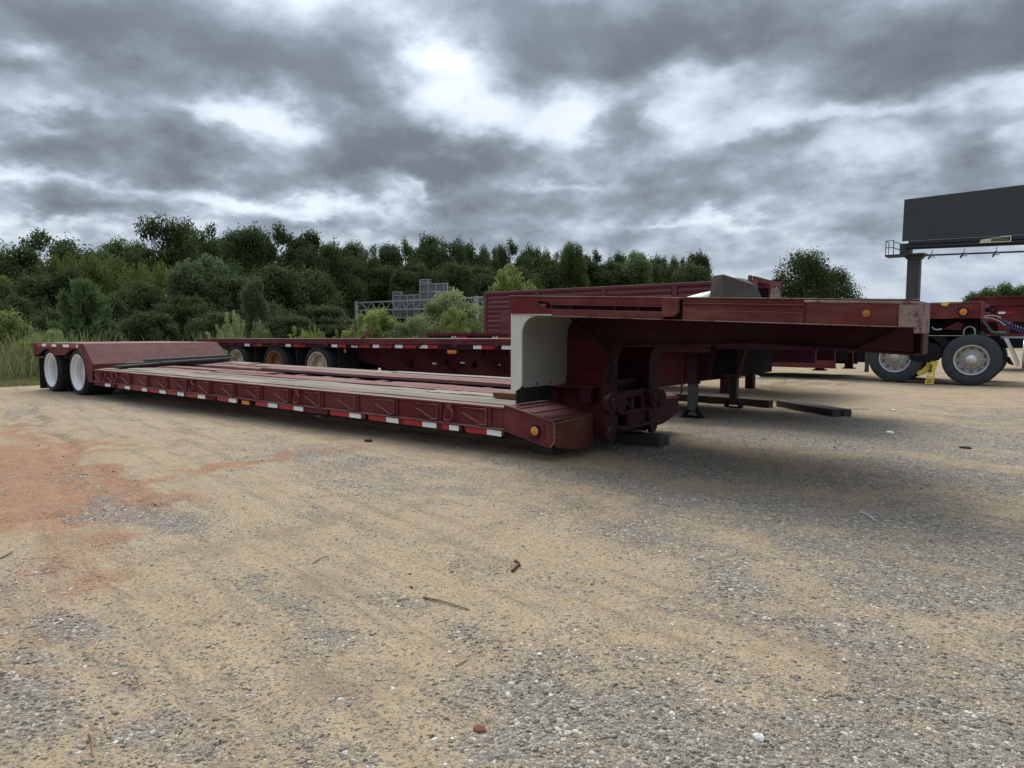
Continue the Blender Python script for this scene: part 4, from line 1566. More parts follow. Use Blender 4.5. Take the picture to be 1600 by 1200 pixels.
b.build('landing_leg', M['red_shaded'], f2)
b = MB()
b.box(-4.6, -4.45, 13.2, 13.35, .0, .60)
b.build('landing_leg', M['red_shaded'], f2)

# ------------------------------------------------------------------ third trailer with the red ribbed box, coupled to the truck
TY = 17.05
t3 = thing('coupled_trailer', (-6, 18.2, 0), 'low red trailer carrying the ribbed box, its front end on the truck', 'trailer')
b = MB()
b.box(-14.9, -3.86, TY + .02, TY + .10, .29, .72)
b.box(-14.9, -3.84, TY - .03, TY + .12, .27, .289)
b.build('side_beam', M['red'], t3)
b = MB()
b.box(-14.9, -3.9, TY + .105, 19.4, .60, .72)
b.build('bed', M['red_shaded'], t3)
b = MB()
b.box(-14.9, -3.86, 19.41, 19.5, .29, .72)
b.build('side_beam', M['red'], t3)
b = MB()
b.box(-5.9, -1.14, TY, TY + .03, 1.40, 1.72)
b.box(-5.9, -1.14, TY - .02, TY + .10, 1.725, 1.745)
b.build('neck_side', M['red'], t3, bevel=.004)
b = MB()
b.box(-1.14, -1.10, TY, 19.5, 1.38, 1.745)
b.build('neck_front', M['red'], t3, bevel=.01)
b = MB()
b.prism([(-1.18, TY + .12), (-1.18, 19.4), (-5.9, 19.4), (-5.9, TY + .12)], 1.70, 1.724, axis='z')
b.build('neck_deck', M['wood_pink'], t3)
b = MB()
b.box(-5.9, -1.2, 17.7, 17.85, 1.05, 1.69)
b.box(-5.9, -1.2, 18.7, 18.85, 1.05, 1.69)
b.prism([(-4.6, .4), (-4.0, .4), (-3.6, 1.1), (-3.6, 1.6), (-4.6, 1.6)], 17.86, 17.95)
b.build('neck_beam', M['black'], t3)
b = MB()
b.box(-1.56, -1.24, TY - .015, TY - .001, 1.415, 1.66)
lp = b.build('lamp_plate', M['red'], t3, bevel=.004)
b = MB()
b.lathe([(.095, 0), (.09, -.02), (.07, -.022), (.07, 0)], (-1.405, TY - .016, 1.535), 'y', 22, closed=False)
b.build('lamp_grommet', M['black'], lp)
b = MB()
b.lathe([(.07, 0), (.07, -.02), (.045, -.03), (0, -.032)], (-1.405, TY - .016, 1.535), 'y', 22)
b.build('marker_lamp', M['amber'], lp, smooth=40)
b = MB()
b.hexa([(-1.80, TY - .03, 1.68), (-1.70, TY - .03, 1.66), (-1.70, TY - .022, 1.66), (-1.80, TY - .022, 1.68), (-1.80, TY - .03, 1.74), (-1.64, TY - .03, 1.755), (-1.64, TY - .022, 1.755), (-1.80, TY - .022, 1.74)])
b.build('yellow_sticker', M['yellow'], t3)
b = MB()
b.box(-1.09, -.99, 18.0, 18.06, 1.55, 1.64)
b.lathe([(.04, 0), (.075, 0), (.075, .05), (.04, .05), (.04, 0)], (-.95, 18.02, 1.60), 'y', 16, closed=False)
b.build('glad_hand', M['black'], t3)
# landing gear
for x, y, z in ((-4.25, TY + .2, .20), (-3.98, 19.0, .18)):
    b = MB()
    b.box(x - .09, x + .09, y, y + .15, z + .03, .85)
    lg = b.build('landing_leg', M['red'], t3)
    c = MB()
    c.box(x - .14, x + .14, y - .05, y + .2, z, z + .029)
    c.build('foot', M['red_shaded'], lg)
b = MB()
b.box(-3.94, -3.72, TY + .3, TY + .7, .44, .80)
b.build('tool_box', M['black'], t3)
for x in (-13.6, -12.2):
    for y in (TY + .03, TY + .33, 18.9, 19.2):
        copy_at(wt2, (x, y, .43), t3)

# ribbed red box
bxo = thing('ribbed_box', (-10.2, 18.2, .72), 'long red open box with pressed ribs standing on the coupled trailer', 'container')
BX0, BX1, BYa, BYb = -14.62, -5.82, TY + .02, 19.45
b = MB()
b.box(BX0 + .1, BX1 - .1, BYa + .05, BYa + .06, .74, 2.34)
b.build('side_wall', M['red_far'], bxo)
for i in range(9):
    z = .95 + i * .152
    b = MB()
    for xa, xb in ((BX0 + .14, -12.55), (-12.35, -10.2), (-10.0, -8.0), (-7.8, BX1 - .14)):
        b.prism([(BYa + .049, z), (BYa + .012, z + .03), (BYa + .012, z + .085), (BYa + .049, z + .105)], xa, xb, axis='x')
    o = b.build('side_rib', M['red_far'], bxo)
for x in (BX0 + .05, -12.45, -10.1, -7.9, BX1 - .05):
    b = MB()
    b.box(x - .07, x + .07, BYa - .004, BYa + .048, .74, 2.34)
    b.build('post', M['red_far'], bxo, bevel=.006)
b = MB()
b.box(BX0, BX1, BYa - .01, BYa + .10, 2.342, 2.43)
b.build('top_rail', M['red_far'], bxo, bevel=.008)
b = MB()
b.box(-13.9, -13.3, BYa - .006, BYa + .010, .90, 1.75)
b.box(-13.25, -13.18, BYa - .03, BYa + .011, .90, 1.95)
b.build('side_hatch', M['red_far'], bxo, bevel=.006)
b = MB()
b.box(BX0 + .01, BX0 + .05, BYa + .11, BYb - .11, .74, 2.34)
b.box(BX0 + .10, BX1 - .10, BYb - .06, BYb - .05, .74, 2.34)
b.box(BX0 + .10, BX1 - .10, BYa + .11, BYb - .11, .722, .74)
b.build('inner_walls', M['red_shaded'], bxo)
b = MB()
b.box(BX1 - .80, BX1 - .76, BYa + .12, BYb - .12, .745, 2.5)
b.build('shade_fill_panel', M['black'], bxo)  # added black panel, paints the dark inside behind the frame openings
b = MB()
b.box(BX1 - 2.2, BX1 - .05, BYb - .09, BYb - .005, 2.432, 2.56)
b.build('sky_block_header', M['red_shaded'], bxo)  # added raised edge, blocks the sky behind the frame openings
b = MB()
b.box(BX0, BX1, BYb - .10, BYb + .01, 2.342, 2.43)
b.build('top_rail', M['red_far'], bxo)
b = MB()
b.prism([(BYa + .10, .74), (BYb - .10, .74), (BYb - .10, 2.47), (BYa + .10, 2.52)], BX1 - .045, BX1 - .005, axis='x', holes=[[(BYa + .38, 2.0), (BYa + 1.35, 2.0), (BYa + 1.35, 2.36), (BYa + .38, 2.38)], [(BYa + 1.75, 2.15), (BYa + 2.1, 2.15), (BYa + 2.1, 2.36), (BYa + 1.75, 2.37)]])
b.build('front_frame', M['red_worn'], bxo, bevel=.006)
b = MB()
b.prism([(BYa + 1.3, 1.9), (BYa + 2.2, 1.95), (BYa + 2.15, 2.2), (BYa + 1.9, 2.36), (BYa + 1.65, 2.25), (BYa + 1.4, 2.33)], BX1 + .0, BX1 + .02, axis='x')
b.build('torn_panel', M['peel'], bxo)
b = MB()
b.box(BX1 - .12, BX1 - .047, BYa - .01, BYa + .095, 2.431, 2.53)
b.box(BX1 - .12, BX1 - .047, BYb - .1, BYb, 2.431, 2.50)
b.build('corner_casting', M['red_far'], bxo)

# ------------------------------------------------------------------ truck tractor at the right edge
tk = thing('truck_tractor', (.6, 18.2, 0), 'black framed truck tractor with silver wheels at the right edge of the lot', 'truck')
wk, wkr = wheel_set(M['tyre_grey'], M['alu_dull'], .535, .28, .305, .1, kind='flat', name='wheel_tyre', seg=48)
h = MB()
h.lathe([(.0, -.055), (.06, -.05), (.098, -.025), (.10, .02), (.10, .05)], (0, 0, 0), 'y', 24)
hub = h.build('hub_cap', M['alu'], wk, (0, 0, 0), smooth=40)
h = MB()
h.lathe([(.318, .006), (.314, -.012), (.294, -.008), (.282, .012), (.276, .035), (.283, .04), (.300, .02)], (0, 0, 0), 'y', 48, closed=False)
h.build('rim_lip', M['alu'], wk, (0, 0, 0), smooth=40)
for k in range(10):
    t = 2 * math.pi * k / 10
    h = MB()
    h.lathe([(.0, .005), (.013, .007), (.016, .03), (.016, .055)], (.168 * math.cos(t), 0, .168 * math.sin(t)), 'y', 6)
    h.build('wheel_nut', M['alu'], wk, (0, 0, 0))
    t += .31
    h = MB()
    pts = [(.252 + .016 * math.sin(a), .045 * math.cos(a)) for a in [2 * math.pi * q / 10 for q in range(10)]]
    pr = [(math.cos(t) * r_ - math.sin(t) * w_, math.sin(t) * r_ + math.cos(t) * w_) for r_, w_ in pts]
    h.prism(pr, .060, .070)
    h.build('hand_hole', M['black'], wk, (0, 0, 0))
wk.parent = tk
wk.location = (-1.225 - .6, 17.02 - 18.2, .535)
for o in [wk] + list(wk.children):
    WO[o.name] = (-1.225, 17.02, .535)
w2 = copy_at(wk, (-2.63, 17.02, .545), tk)
for c in w2.children:
    if c.name.startswith('hub_cap'):
        c.data = c.data.copy()
        c.data.materials.clear()
        c.data.materials.append(M['brass'])
for x in (-1.225, -2.63):
    for y in (17.32, 18.85, 19.15):
        it = MB()
        it.lathe([(.10, .0), (.50, .0), (.53, .04), (.53, .24), (.50, .27), (.10, .27)], (x, y, .535), 'y', 40)
        it.build('inner_tyre', M['tyre'], tk, smooth=35)
b = MB()
for y in (17.75, 18.60):
    b.box(-3.3, 4.6, y, y + .09, .78, 1.03)
for x in (-3.2, -1.9, -.3, 1.0):
    b.box(x, x + .1, 17.84, 18.60, .82, 1.0)
for x in (-1.225, -2.63):
    b.tube([(x, 17.2, .535), (x, 19.2, .535)], .09, 8)
b.build('chassis', M['black'], tk)
b = MB()
b.prism([(-2.65, 1.04), (-1.1, 1.04), (-1.15, 1.13), (-1.9, 1.17), (-2.6, 1.10)], 17.6, 18.9)
b.prism([(-2.27, 1.12), (-2.12, 1.08), (-1.99, .90), (-1.84, .85), (-1.77, .79), (-1.76, .62), (-1.86, .50), (-2.15, .47), (-2.35, .52), (-2.36, 1.0)], 17.0, 17.55)
b.prism([(-1.98, 1.02), (-1.72, 1.0), (-1.62, .88), (-1.66, .70), (-1.74, .60), (-1.80, .86)], 17.1, 17.5)
b.build('suspension_cover', M['black'], tk, smooth=30)
b = MB()
b.tube([(-1.98, 17.3, 1.22), (-1.93, 17.25, 1.175), (-1.86, 17.22, 1.165), (-1.79, 17.22, 1.185)], .018, 6)
b.build('pale_hose_end', M['wire'], tk, smooth=50)
b = MB()
b.prism([(-1.78, 1.18), (-1.45, 1.15), (-1.42, 1.30), (-1.55, 1.33)], 17.35, 17.42)
b.build('coupling_ramp', M['red'], tk)
b = MB()
path = [(-1.30 + .10 * math.cos(t), 17.25, 1.12 + .11 * math.sin(t)) for t in [math.pi * q / 8 for q in range(9)]]
b.tube([(-1.20, 17.25, 1.03)] + path + [(-1.40, 17.25, 1.03)], .016, 6)
b.build('grab_loop', M['alu_dull'], tk, smooth=50)
b = MB()
b.box(-.78, 2.0, 17.74, 17.748, .985, 1.025)
b.build('frame_strip', M['alu_dull'], tk)
b = MB()
pa = [(-.70, .985), (-.645, .88), (-.585, .74), (-.53, .60), (-.49, .50), (-.475, .42)]
for (xa, za), (xb_, zb) in zip(pa, pa[1:]):
    b.hexa([(xa, 17.02, za), (xb_, 17.02, zb), (xb_, 17.55, zb), (xa, 17.55, za), (xa + .055, 17.02, za + .01), (xb_ + .055, 17.02, zb + .01), (xb_ + .055, 17.55, zb + .01), (xa + .055, 17.55, za + .01)])
b.build('mud_guard', M['alu'], tk, smooth=40)
b = MB()
b.prism([(-.72, .62), (-.60, .60), (-.52, .44), (-.60, .47)], 17.1, 17.5)
b.build('guard_bracket', M['black'], tk)
b = MB()
b.lathe([(.0, 0), (.30, 0), (.325, .03), (.325, 1.15), (.30, 1.18), (0, 1.18)], (-.38, 17.34, .66), 'x', 28)
b.build('fuel_tank', M['alu'], tk, smooth=40)
b = MB()
for x in (0, .4):
    b.box(x, x + .06, 17.01, 17.02, .33, .99)
b.build('tank_strap', M['alu_dull'], tk)
# cab (beyond the frame)
b = MB()
b.prism([(1.1, 1.05), (4.55, 1.05), (4.6, 1.75), (3.5, 2.0), (3.15, 2.95), (1.1, 3.6), (1.1, 1.05)][:-1], 17.1, 19.3)
cabo = b.build('cab', M['cab'], tk, bevel=.08)
b = MB()
b.prism([(2.3, 1.95), (3.3, 1.95), (3.05, 2.7), (2.3, 2.8)], 17.085, 17.099)
b.build('side_window', M['black'], cabo)
b = MB()
b.lathe([(.10, .0), (.50, .0), (.53, .04), (.53, .26), (.50, .29), (.10, .29)], (3.6, 17.05, .535), 'y', 40)
b.lathe([(.10, .0), (.50, .0), (.53, .04), (.53, .26), (.50, .29), (.10, .29)], (3.6, 19.05, .535), 'y', 40)
b.build('front_tyre', M['tyre'], tk, smooth=35)
b = MB()
b.box(4.6, 4.72, 17.1, 19.3, .45, .85)
b.build('bumper', M['alu'], tk, bevel=.02)
# coiled air lines
b = MB()
pp = []
for i in range(300):
    u = i / 299
    c = Vector((-.86 + .95 * u, 17.9 - .2 * u, 1.38 - .36 * math.sin(u * 1.75) + .06 * u))
    t = i * .40
    pp.append(c + Vector((.0, .060 * math.cos(t), .062 * math.sin(t))))
b.tube(pp, .0095, 5)
loose('coiled_air_hose', b, M['hose_blue'], 'coiled blue air hose sagging from the red trailer front to the truck', 'air hose', smooth=60)
b = MB()
pp = []
for i in range(300):
    u = i / 299
    c = Vector((-1.16 + .36 * min(1, u * 1.0), 17.75, 1.36 - .26 * sstep(u, 0, .55) - .02 * u))
    c.x = -1.14 + .45 * u
    t = i * .5
    pp.append(c + Vector((.01 * math.cos(t), .035 * math.cos(t), .036 * math.sin(t))))
b.tube(pp, .010, 5)
loose('coiled_cable', b, M['hose_green'], 'coiled grey green cable drooping behind the front truck wheel', 'cable', smooth=60)
for pts, lb_ in (([(-1.09, 17.6, 1.42), (-.95, 17.6, 1.41), (-.8, 17.6, 1.34), (-.7, 17.6, 1.25)], 'thin pale cable curving from the trailer front over the truck frame'), ([(-1.09, 17.65, 1.45), (-.95, 17.7, 1.47), (-.8, 17.8, 1.43), (-.86, 17.9, 1.40)], 'thin pale cable running level to the blue coiled hose')):
    b = MB()
    b.tube(pts, .009, 5)
    loose('cable', b, M['wire'], lb_, 'cable', smooth=60)
# yellow wheel stand between the truck wheels
b = MB()
def ys(x, y, z):
    return (-1.90 + x - .10 * (.5 - z), 16.95 + .12 * z + y, z)
slots = []
for q in range(5):
    z = .030 + q * .046
    slots.append([(-.052 + .006 * q * .4, z), (.046 - .006 * q * .4, z + .006), (.050, z + .016), (.044, z + .026), (-.046, z + .020), (-.054, z + .012)])
b2 = MB(ys)
b2.prism([(-.085, .004), (.085, .004), (.072, .25), (-.062, .25)], 0, .012, holes=slots)
js = b2.build('wheel_stand', M['yellow'], None, bevel=.002)
tag(js, 'yellow slotted metal stand on the ground between the truck wheels', 'stand')
b = MB(ys)
b.prism([(-.055, .251), (.06, .251), (.09, .44), (.10, .50), (-.05, .50), (-.04, .42)], .004, .03)
b.build('upper_plate', M['yellow'], js)
b = MB(ys)
b.prism([(-.058, .252), (.0, .252), (.0, .43), (-.04, .41)], -.006, .0035)
b.build('rusty_face', M['rust'], js)
b = MB()
pa = [(-1.97, 17.1, .46), (-2.0, 17.1, .36), (-2.08, 17.1, .27), (-2.19, 17.1, .20)]
for (xa, y, za), (xb_, y2, zb) in zip(pa, pa[1:]):
    b.bar((xa, y, za), (xb_, y2, zb), .10, .07, up=(0, 1, 0))
o = loose('yellow_chock', b, M['yellow'], 'curved yellow wheel chock leaning against the rear truck wheel', 'chock')
b = MB()
b.box(-3.26, -3.18, 17.2, 17.25, .2, .78)
b.build('mud_flap_rod', M['grey_leg'], tk)
b = MB()
b.box(-3.46, -3.0, 17.3, 17.32, .42, .74)
b.build('rear_plate', M['black'], tk)

# ------------------------------------------------------------------ red trailer far right
ft = thing('high_sided_trailer', (2.5, 25, 0), 'red high sided trailer standing beyond the truck at the right edge', 'trailer')
hol = [[(x, 1.08), (x + .42, 1.08), (x + .42, 1.30), (x + .36, 1.42), (x + .06, 1.42), (x, 1.30)] for x in (-1.55, -.85, .1, 1.0, 1.9, 2.8, 3.7, 4.6)]
b = MB()
b.prism([(-1.78, .9), (8, .9), (8, 2.15), (-1.78, 2.15)], 24.0, 24.04, holes=hol)
b.build('side_wall', M['red'], ft)
for z in (2.10, 1.88):
    b = MB()
    b.box(-1.8, 8, 23.94, 23.998, z, z + .05)
    b.build('side_rib', M['red'], ft)
for x, c in ((-1.14, 'w'), (-.98, 'r'), (-.45, 'r'), (-.05, 'w'), (-1.5, 'r')):
    b = MB()
    b.box(x, x + .17, 23.990, 23.997, 1.64, 1.70)
    b.build('reflective_tape', M['tape_w' if c == 'w' else 'tape_r'], ft)
b = MB()
b.box(-1.78, 8, 24.05, 26.4, .88, .95)
b.box(-1.8, -1.76, 24.05, 26.4, .96, 2.13)
b.box(-1.78, 8, 26.36, 26.4, .96, 2.13)
b.build('bed', M['red_shaded'], ft)
for x in (4.5, 5.9):
    for y in (24.05, 24.35, 25.9, 26.15):
        copy_at(wt2, (x, y, .43), ft)
b = MB()
b.box(4, 6.6, 24.9, 25.4, .4, .87)
b.build('axle_frame', M['black'], ft)
b = MB()
b.box(.3, .45, 24.3, 24.45, 0, .87)
b.build('landing_leg', M['red_shaded'], ft)
b = MB()
b.box(.3, .45, 25.9, 26.05, 0, .87)
b.build('landing_leg', M['red_shaded'], ft)

# ------------------------------------------------------------------ timbers and litter on the ground
def beam(a, c, w, h, label, mt='timber', name='timber'):
    b = MB()
    za, zc = float(ground_z(*a)) + h / 2 - .004, float(ground_z(*c)) + h / 2 - .004
    b.bar((a[0], a[1], za), (c[0], c[1], zc), w, h)
    return loose(name, b, M[mt], label, 'timber', bevel=.008)


beam((-4.9, 10.35), (-3.15, 10.16), .15, .115, 'dark timber lying behind the landing legs, left of the other timbers')
beam((-3.10, 10.42), (-2.10, 9.48), .13, .10, 'dark timber lying slanted, nearer of the pair by the landing legs')
beam((-2.99, 10.53), (-2.00, 9.62), .12, .10, 'dark timber lying slanted, farther of the pair by the landing legs')
beam((-6.4, 18.6), (-5.5, 16.5), .22, .05, 'pale flat board on the ground under the red coupled trailer', 'sheet', 'flat_board')


def stick(p0, p1, r, label, mt='twig', mid=.02, name='stick'):
    a, c = gz(*p0), gz(*p1)
    n = 6
    pts = []
    for i in range(n + 1):
        u = i / n
        x, y = a[0] + (c[0] - a[0]) * u, a[1] + (c[1] - a[1]) * u
        k = math.sin(u * math.pi * 1.5) * mid * .16
        pts.append((x + k * .4, y + k, float(ground_z(x, y)) + r * 1.1 + .003 * math.sin(u * math.pi)))
    b = MB()
    b.tube(pts, r, 5, r * .6)
    return loose(name, b, M[mt], label, 'stick', smooth=60)


stick((661, 935), (735, 953), .0042, 'straight thin brown stick lying in the middle of the dirt')
stick((620, 939), (642, 937), .003, 'small short twig left of the straight brown stick')
stick((712, 1035), (733, 1023), .003, 'dark twig below the straight stick')
stick((139, 1152), (148, 1188), .0035, 'twig standing out at the lower left of the dirt')
stick((0, 873), (22, 862), .005, 'twig at the left edge of the reddish dirt')
stick((778, 1000), (783, 1026), .0022, 'thin curved twig right of the dark twig', mid=.05)
stick((1345, 803), (1368, 815), .006, 'pale straight stick on the grey gravel to the right', 'wire')
stick((488, 878), (513, 870), .003, 'small twig on the gravel patch left of middle')
stick((1500, 668), (1540, 672), .008, 'pale board strip lying on gravel beyond the timbers', 'sheet', 0)
stick((1315, 640), (1358, 641), .010, 'long pale strip of wood lying beyond the slanted timbers', 'wire', 0)
x, y = gz(800, 892)
b = MB()
zg = float(ground_z(x, y))
x2, y2 = gz(811, 882)
b.bar((x, y, zg + .008), (x2, y2, zg + .012), .012, .012)
x3, y3 = gz(804, 880)
b.bar((x2, y2, zg + .014), (x3, y3, zg + .022), .014, .012)
b.bar((x2, y2, zg + .012), (x2 + .008, y2 - .012, zg + .005), .014, .012)
loose('metal_bracket', b, M['rust'], 'small bent dark metal bracket lying on the dirt in the middle', 'bracket', bevel=.002)


def rock(px, py, s, label, mt, flat=.5, name='rock', cat='stone'):
    x, y = gz(px, py)
    r = np.random.default_rng(px * 7 + py)
    b = MB()
    v = IV * (1 + (r.random((12, 1)) - .5) * .5) * np.array([1, .8, flat]) * s
    z = float(ground_z(x, y)) + s * flat * .55
    b.add([(p[0] + x, p[1] + y, p[2] + z) for p in v], [tuple(f) for f in IF])
    return loose(name, b, M[mt], label, cat)


rock(843, 1024, .011, 'white stone on tan dirt, right of the thin twigs', 'chip', .6)
rock(643, 919, .010, 'dark clod just above the straight brown stick', 'rust', .6)
rock(498, 651, .055, 'pale flat stone near the lowboy side under the amber lamp', 'chip', .25)
rock(1390, 679, .05, 'white stone on grey gravel right of the timbers', 'chip', .5)
rock(1396, 642, .045, 'small white scrap beyond the timbers on the gravel', 'chip', .3)
rock(1185, 1150, .016, 'white stone near the bottom right gravel', 'chip', .6)
rock(1508, 700, .07, 'flat dark scrap on gravel at the right', 'black', .12, 'scrap', 'scrap')
rock(575, 692, .05, 'dark clod at the end of the red clay streak', 'rust', .5)
rock(749, 1136, .022, 'flat brown stone on gravel at the bottom middle', 'rust', .3)

# ------------------------------------------------------------------ billboard
BY = 78.0
bb = thing('billboard', (-10.9, BY + 1.2, 0), 'black empty billboard on a single steel post at the right', 'billboard')
b = MB()
b.prism([(-11.85, 10.22), (3.2, 9.95), (3.2, 14.60), (-11.80, 14.30)], BY, BY + .25)
b.build('panel', M['bill'], bb)
b = MB()
b.prism([(-11.3, 9.98), (3.2, 9.60), (3.2, 9.92), (-11.3, 10.18)], BY + .05, BY + .3)
b.prism([(-11.5, 9.35), (3.2, 8.95), (3.2, 9.58), (-11.5, 9.95)], BY - .25, BY + .1)
b.box(-12.0, -11.0, BY - .2, BY + .9, 8.95, 9.95)
b.build('lower_frame', M['bill_frame'], bb)
for z in (9.25, 9.6):
    b = MB()
    b.bar((-11.5, BY - .29, z + .22), (3.2, BY - .29, z - .14), .06, .10)
    b.build('frame_rail', M['black'], bb)
b = MB()
b.prism([(-5.45, 9.47), (-4.55, 9.45), (-4.55, 9.86), (-5.3, 9.78)], BY - .34, BY - .30)
lp = b.build('name_plate', M['pale'], bb)
b = MB()
b.prism([(-4.545, 9.45), (-3.02, 9.41), (-3.02, 9.98), (-3.9, 9.96), (-3.9, 9.90), (-4.545, 9.87)], BY - .34, BY - .30, holes=[[(-4.54, 9.54), (-3.10, 9.50), (-3.10, 9.90), (-3.85, 9.885), (-3.85, 9.85), (-4.54, 9.82)]])
b.build('plate_frame', M['pale'], lp)
b = MB()
b.box(-4.53, -3.2, BY - .335, BY - .32, 9.56, 9.84)
b.build('dark_lettering', M['print'], lp)
b = MB()
b.bar((-9.8, BY - .6, 8.62), (3.2, BY - .6, 8.30), .10, .16)
b.build('light_rail', M['bill_frame'], bb)
for x in (-9.2, -6.6, -4.1, -1.6, .9):
    b = MB()
    b.bar((x, BY - .6, 8.75 - (x + 9.8) * .0246), (x - .22, BY - .85, 8.22 - (x + 9.8) * .0246), .11, .10)
    b.bar((x - .30, BY - .6, 8.44 - (x + 9.8) * .0246), (x + .30, BY - .6, 8.43 - (x + 9.8) * .0246), .07, .07)
    b.bar((x, BY - .6, 8.6 - (x + 9.8) * .0246), (x, BY + .1, 9.2 - (x + 9.8) * .0246), .05, .05)
    b.build('lamp_arm', M['bill_frame'], bb)
b = MB()
b.box(-11.42, -10.28, BY + .6, BY + 1.75, -.3, 8.4)
b.prism([(-11.42, 8.4), (-10.28, 8.4), (-9.75, 8.95), (-11.95, 8.95)], BY + .55, BY + 1.8)
b.build('post', M['bill_post'], bb, bevel=.05)
b = MB()
b.tube([(-10.62, BY + .55, 8.5), (-10.66, BY + .55, -.2)], .06, 6)
b.build('conduit', M['grey_leg'], bb)
b = MB()
b.box(-13.3, -9.9, BY - .2, BY + 1.8, 8.78, 8.94)
b.build('catwalk', M['bill_frame'], bb)
b = MB()
for x in (-13.25, -12.55):
    b.bar((x, BY - .15, 8.94), (x, BY - .15, 10.35), .07, .07)
for z in (9.65, 10.33):
    b.bar((-13.25, BY - .15, z), (-12.55, BY - .15, z), .06, .06)
for x, z in ((-13.25, 10.3), (-12.2, 10.0)):
    b.bar((x, BY + 1.4, 8.94), (x, BY + 1.4, z), .06, .06)
for z in (9.5, 10.1):
    b.bar((-12.55, BY - .15, z + .1), (-11.9, BY + 1.2, z - .1), .06, .06)
b.bar((-13.25, BY - .15, 10.33), (-13.25, BY + 1.4, 10.3), .05, .05)
b.build('railing', M['bill_frame'], bb)

# ------------------------------------------------------------------ sign gantry over the road, seen from behind
ga = thing('sign_gantry', (*at(556, 112), -4), 'grey steel sign gantry with the backs of road signs seen past the bushes', 'gantry')


def gp(px, py, d0=0.0):
    d = 112 - (px - 556) * .045 + d0
    x, y = at(px, d)
    return Vector((x, y, z_at(py, d)))


def gbar(b, p, q, w, d0=0.0):
    b.bar(gp(*p, d0), gp(*q, d0), w, w)


for dd, nm in ((0, 'near_chord_truss'), (1.2, 'far_chord_truss')):
    b = MB()
    gbar(b, (556, 473.5), (760, 464.5), .22, dd)
    gbar(b, (556, 485), (760, 481), .20, dd)
    k = 26
    for i in range(k):
        x0, x1 = 558 + i * 200 / k, 558 + (i + 1) * 200 / k
        t0, t1 = 473.5 - (x0 - 556) * .044, 473.5 - (x1 - 556) * .044
        u0, u1 = 485 - (x0 - 556) * .02, 485 - (x1 - 556) * .02
        if i % 2:
            gbar(b, (x0, t0), (x1, u1), .09, dd)
        else:
            gbar(b, (x0, u0), (x1, t1), .09, dd)
    b.build('truss', M['steel'], ga)
for px, top, wdt in ((557, 471, .42), (744, 463, .5), (757, 464, .3)):
    b = MB()
    a = gp(px, top)
    b.box(a.x - wdt / 2, a.x + wdt / 2, a.y - wdt / 2, a.y + wdt / 2, -4, a.z)
    b.build('gantry_post', M['steel'], ga)


def signback(name, x0, x1, yt0, yt1, yb0, yb1, verts, hors, lab):
    d0 = 2.2
    b = MB()
    p = [gp(x0, yb0, d0), gp(x1, yb1, d0), gp(x1, yt1, d0), gp(x0, yt0, d0)]
    off = Vector((FH[0], FH[1], 0)) * .08
    b.hexa([p[0], p[1], p[1] + off, p[0] + off, p[3], p[2], p[2] + off, p[3] + off])
    so = b.build(name, M['sign_panel'], ga)
    b = MB()
    for v in verts:
        u = (v - x0) / (x1 - x0)
        gbar(b, (v, yt0 + (yt1 - yt0) * u), (v, yb0 + (yb1 - yb0) * u), .16, d0 - .14)
    for (ya, yb_) in hors:
        gbar(b, (x0, ya), (x1, yb_), .14, d0 - .12)
    b.build('sign_brace', M['steel'], so)


signback('sign_back', 614.5, 657, 462, 460, 497.5, 498, (615, 626, 637, 648), ((462, 461), (497, 497)), '')
signback('sign_back', 614.5, 629, 456.5, 456, 461.5, 461, (615, 628), ((457, 456.5),), '')
signback('sign_back', 656.5, 700, 444, 442.5, 480, 479, (657, 670, 682, 694, 699.5), ((445, 443.5), (457, 456)), '')
signback('sign_back', 656.5, 674, 437.3, 437, 443.5, 443.2, (657, 669.5), ((438, 437.6), (442, 441.6)), '')

# ------------------------------------------------------------------ foliage
def quads(cen, size, r, up=.35, asp=.75, out=None):
    """random leaf quads: returns vertices (n*4,3)"""
    n = len(cen)
    nrm = r.normal(size=(n, 3))
    nrm[:, 2] = np.abs(nrm[:, 2]) + up
    if out is not None:
        nrm = nrm * .75 + out * .9
    nrm /= np.linalg.norm(nrm, axis=1)[:, None]
    t = r.normal(size=(n, 3))
    a = np.cross(nrm, t)
    a /= np.linalg.norm(a, axis=1)[:, None] + 1e-9
    b = np.cross(nrm, a)
    s = (size * (.6 + .8 * r.random(n)))[:, None]
    a, b = a * s * .5, b * s * .5 * asp
    # pointed leaf-clump shape: kite
    return np.stack([cen - a, cen - b * .9 + a * .1, cen + a, cen + b * .9 + a * .1], 1).reshape(-1, 3)


def leaf_mesh(name, verts, mat, tone):
    n = len(verts) // 4
    me = mesh_np(name, verts, np.arange(n * 4, dtype=np.int32), 4, [mat], False)
    a = me.attributes.new('tone', 'FLOAT', 'FACE')
    a.data.foreach_set('value', np.clip(tone, 0, 1).astype(np.float32)[:len(me.polygons)])
    return me


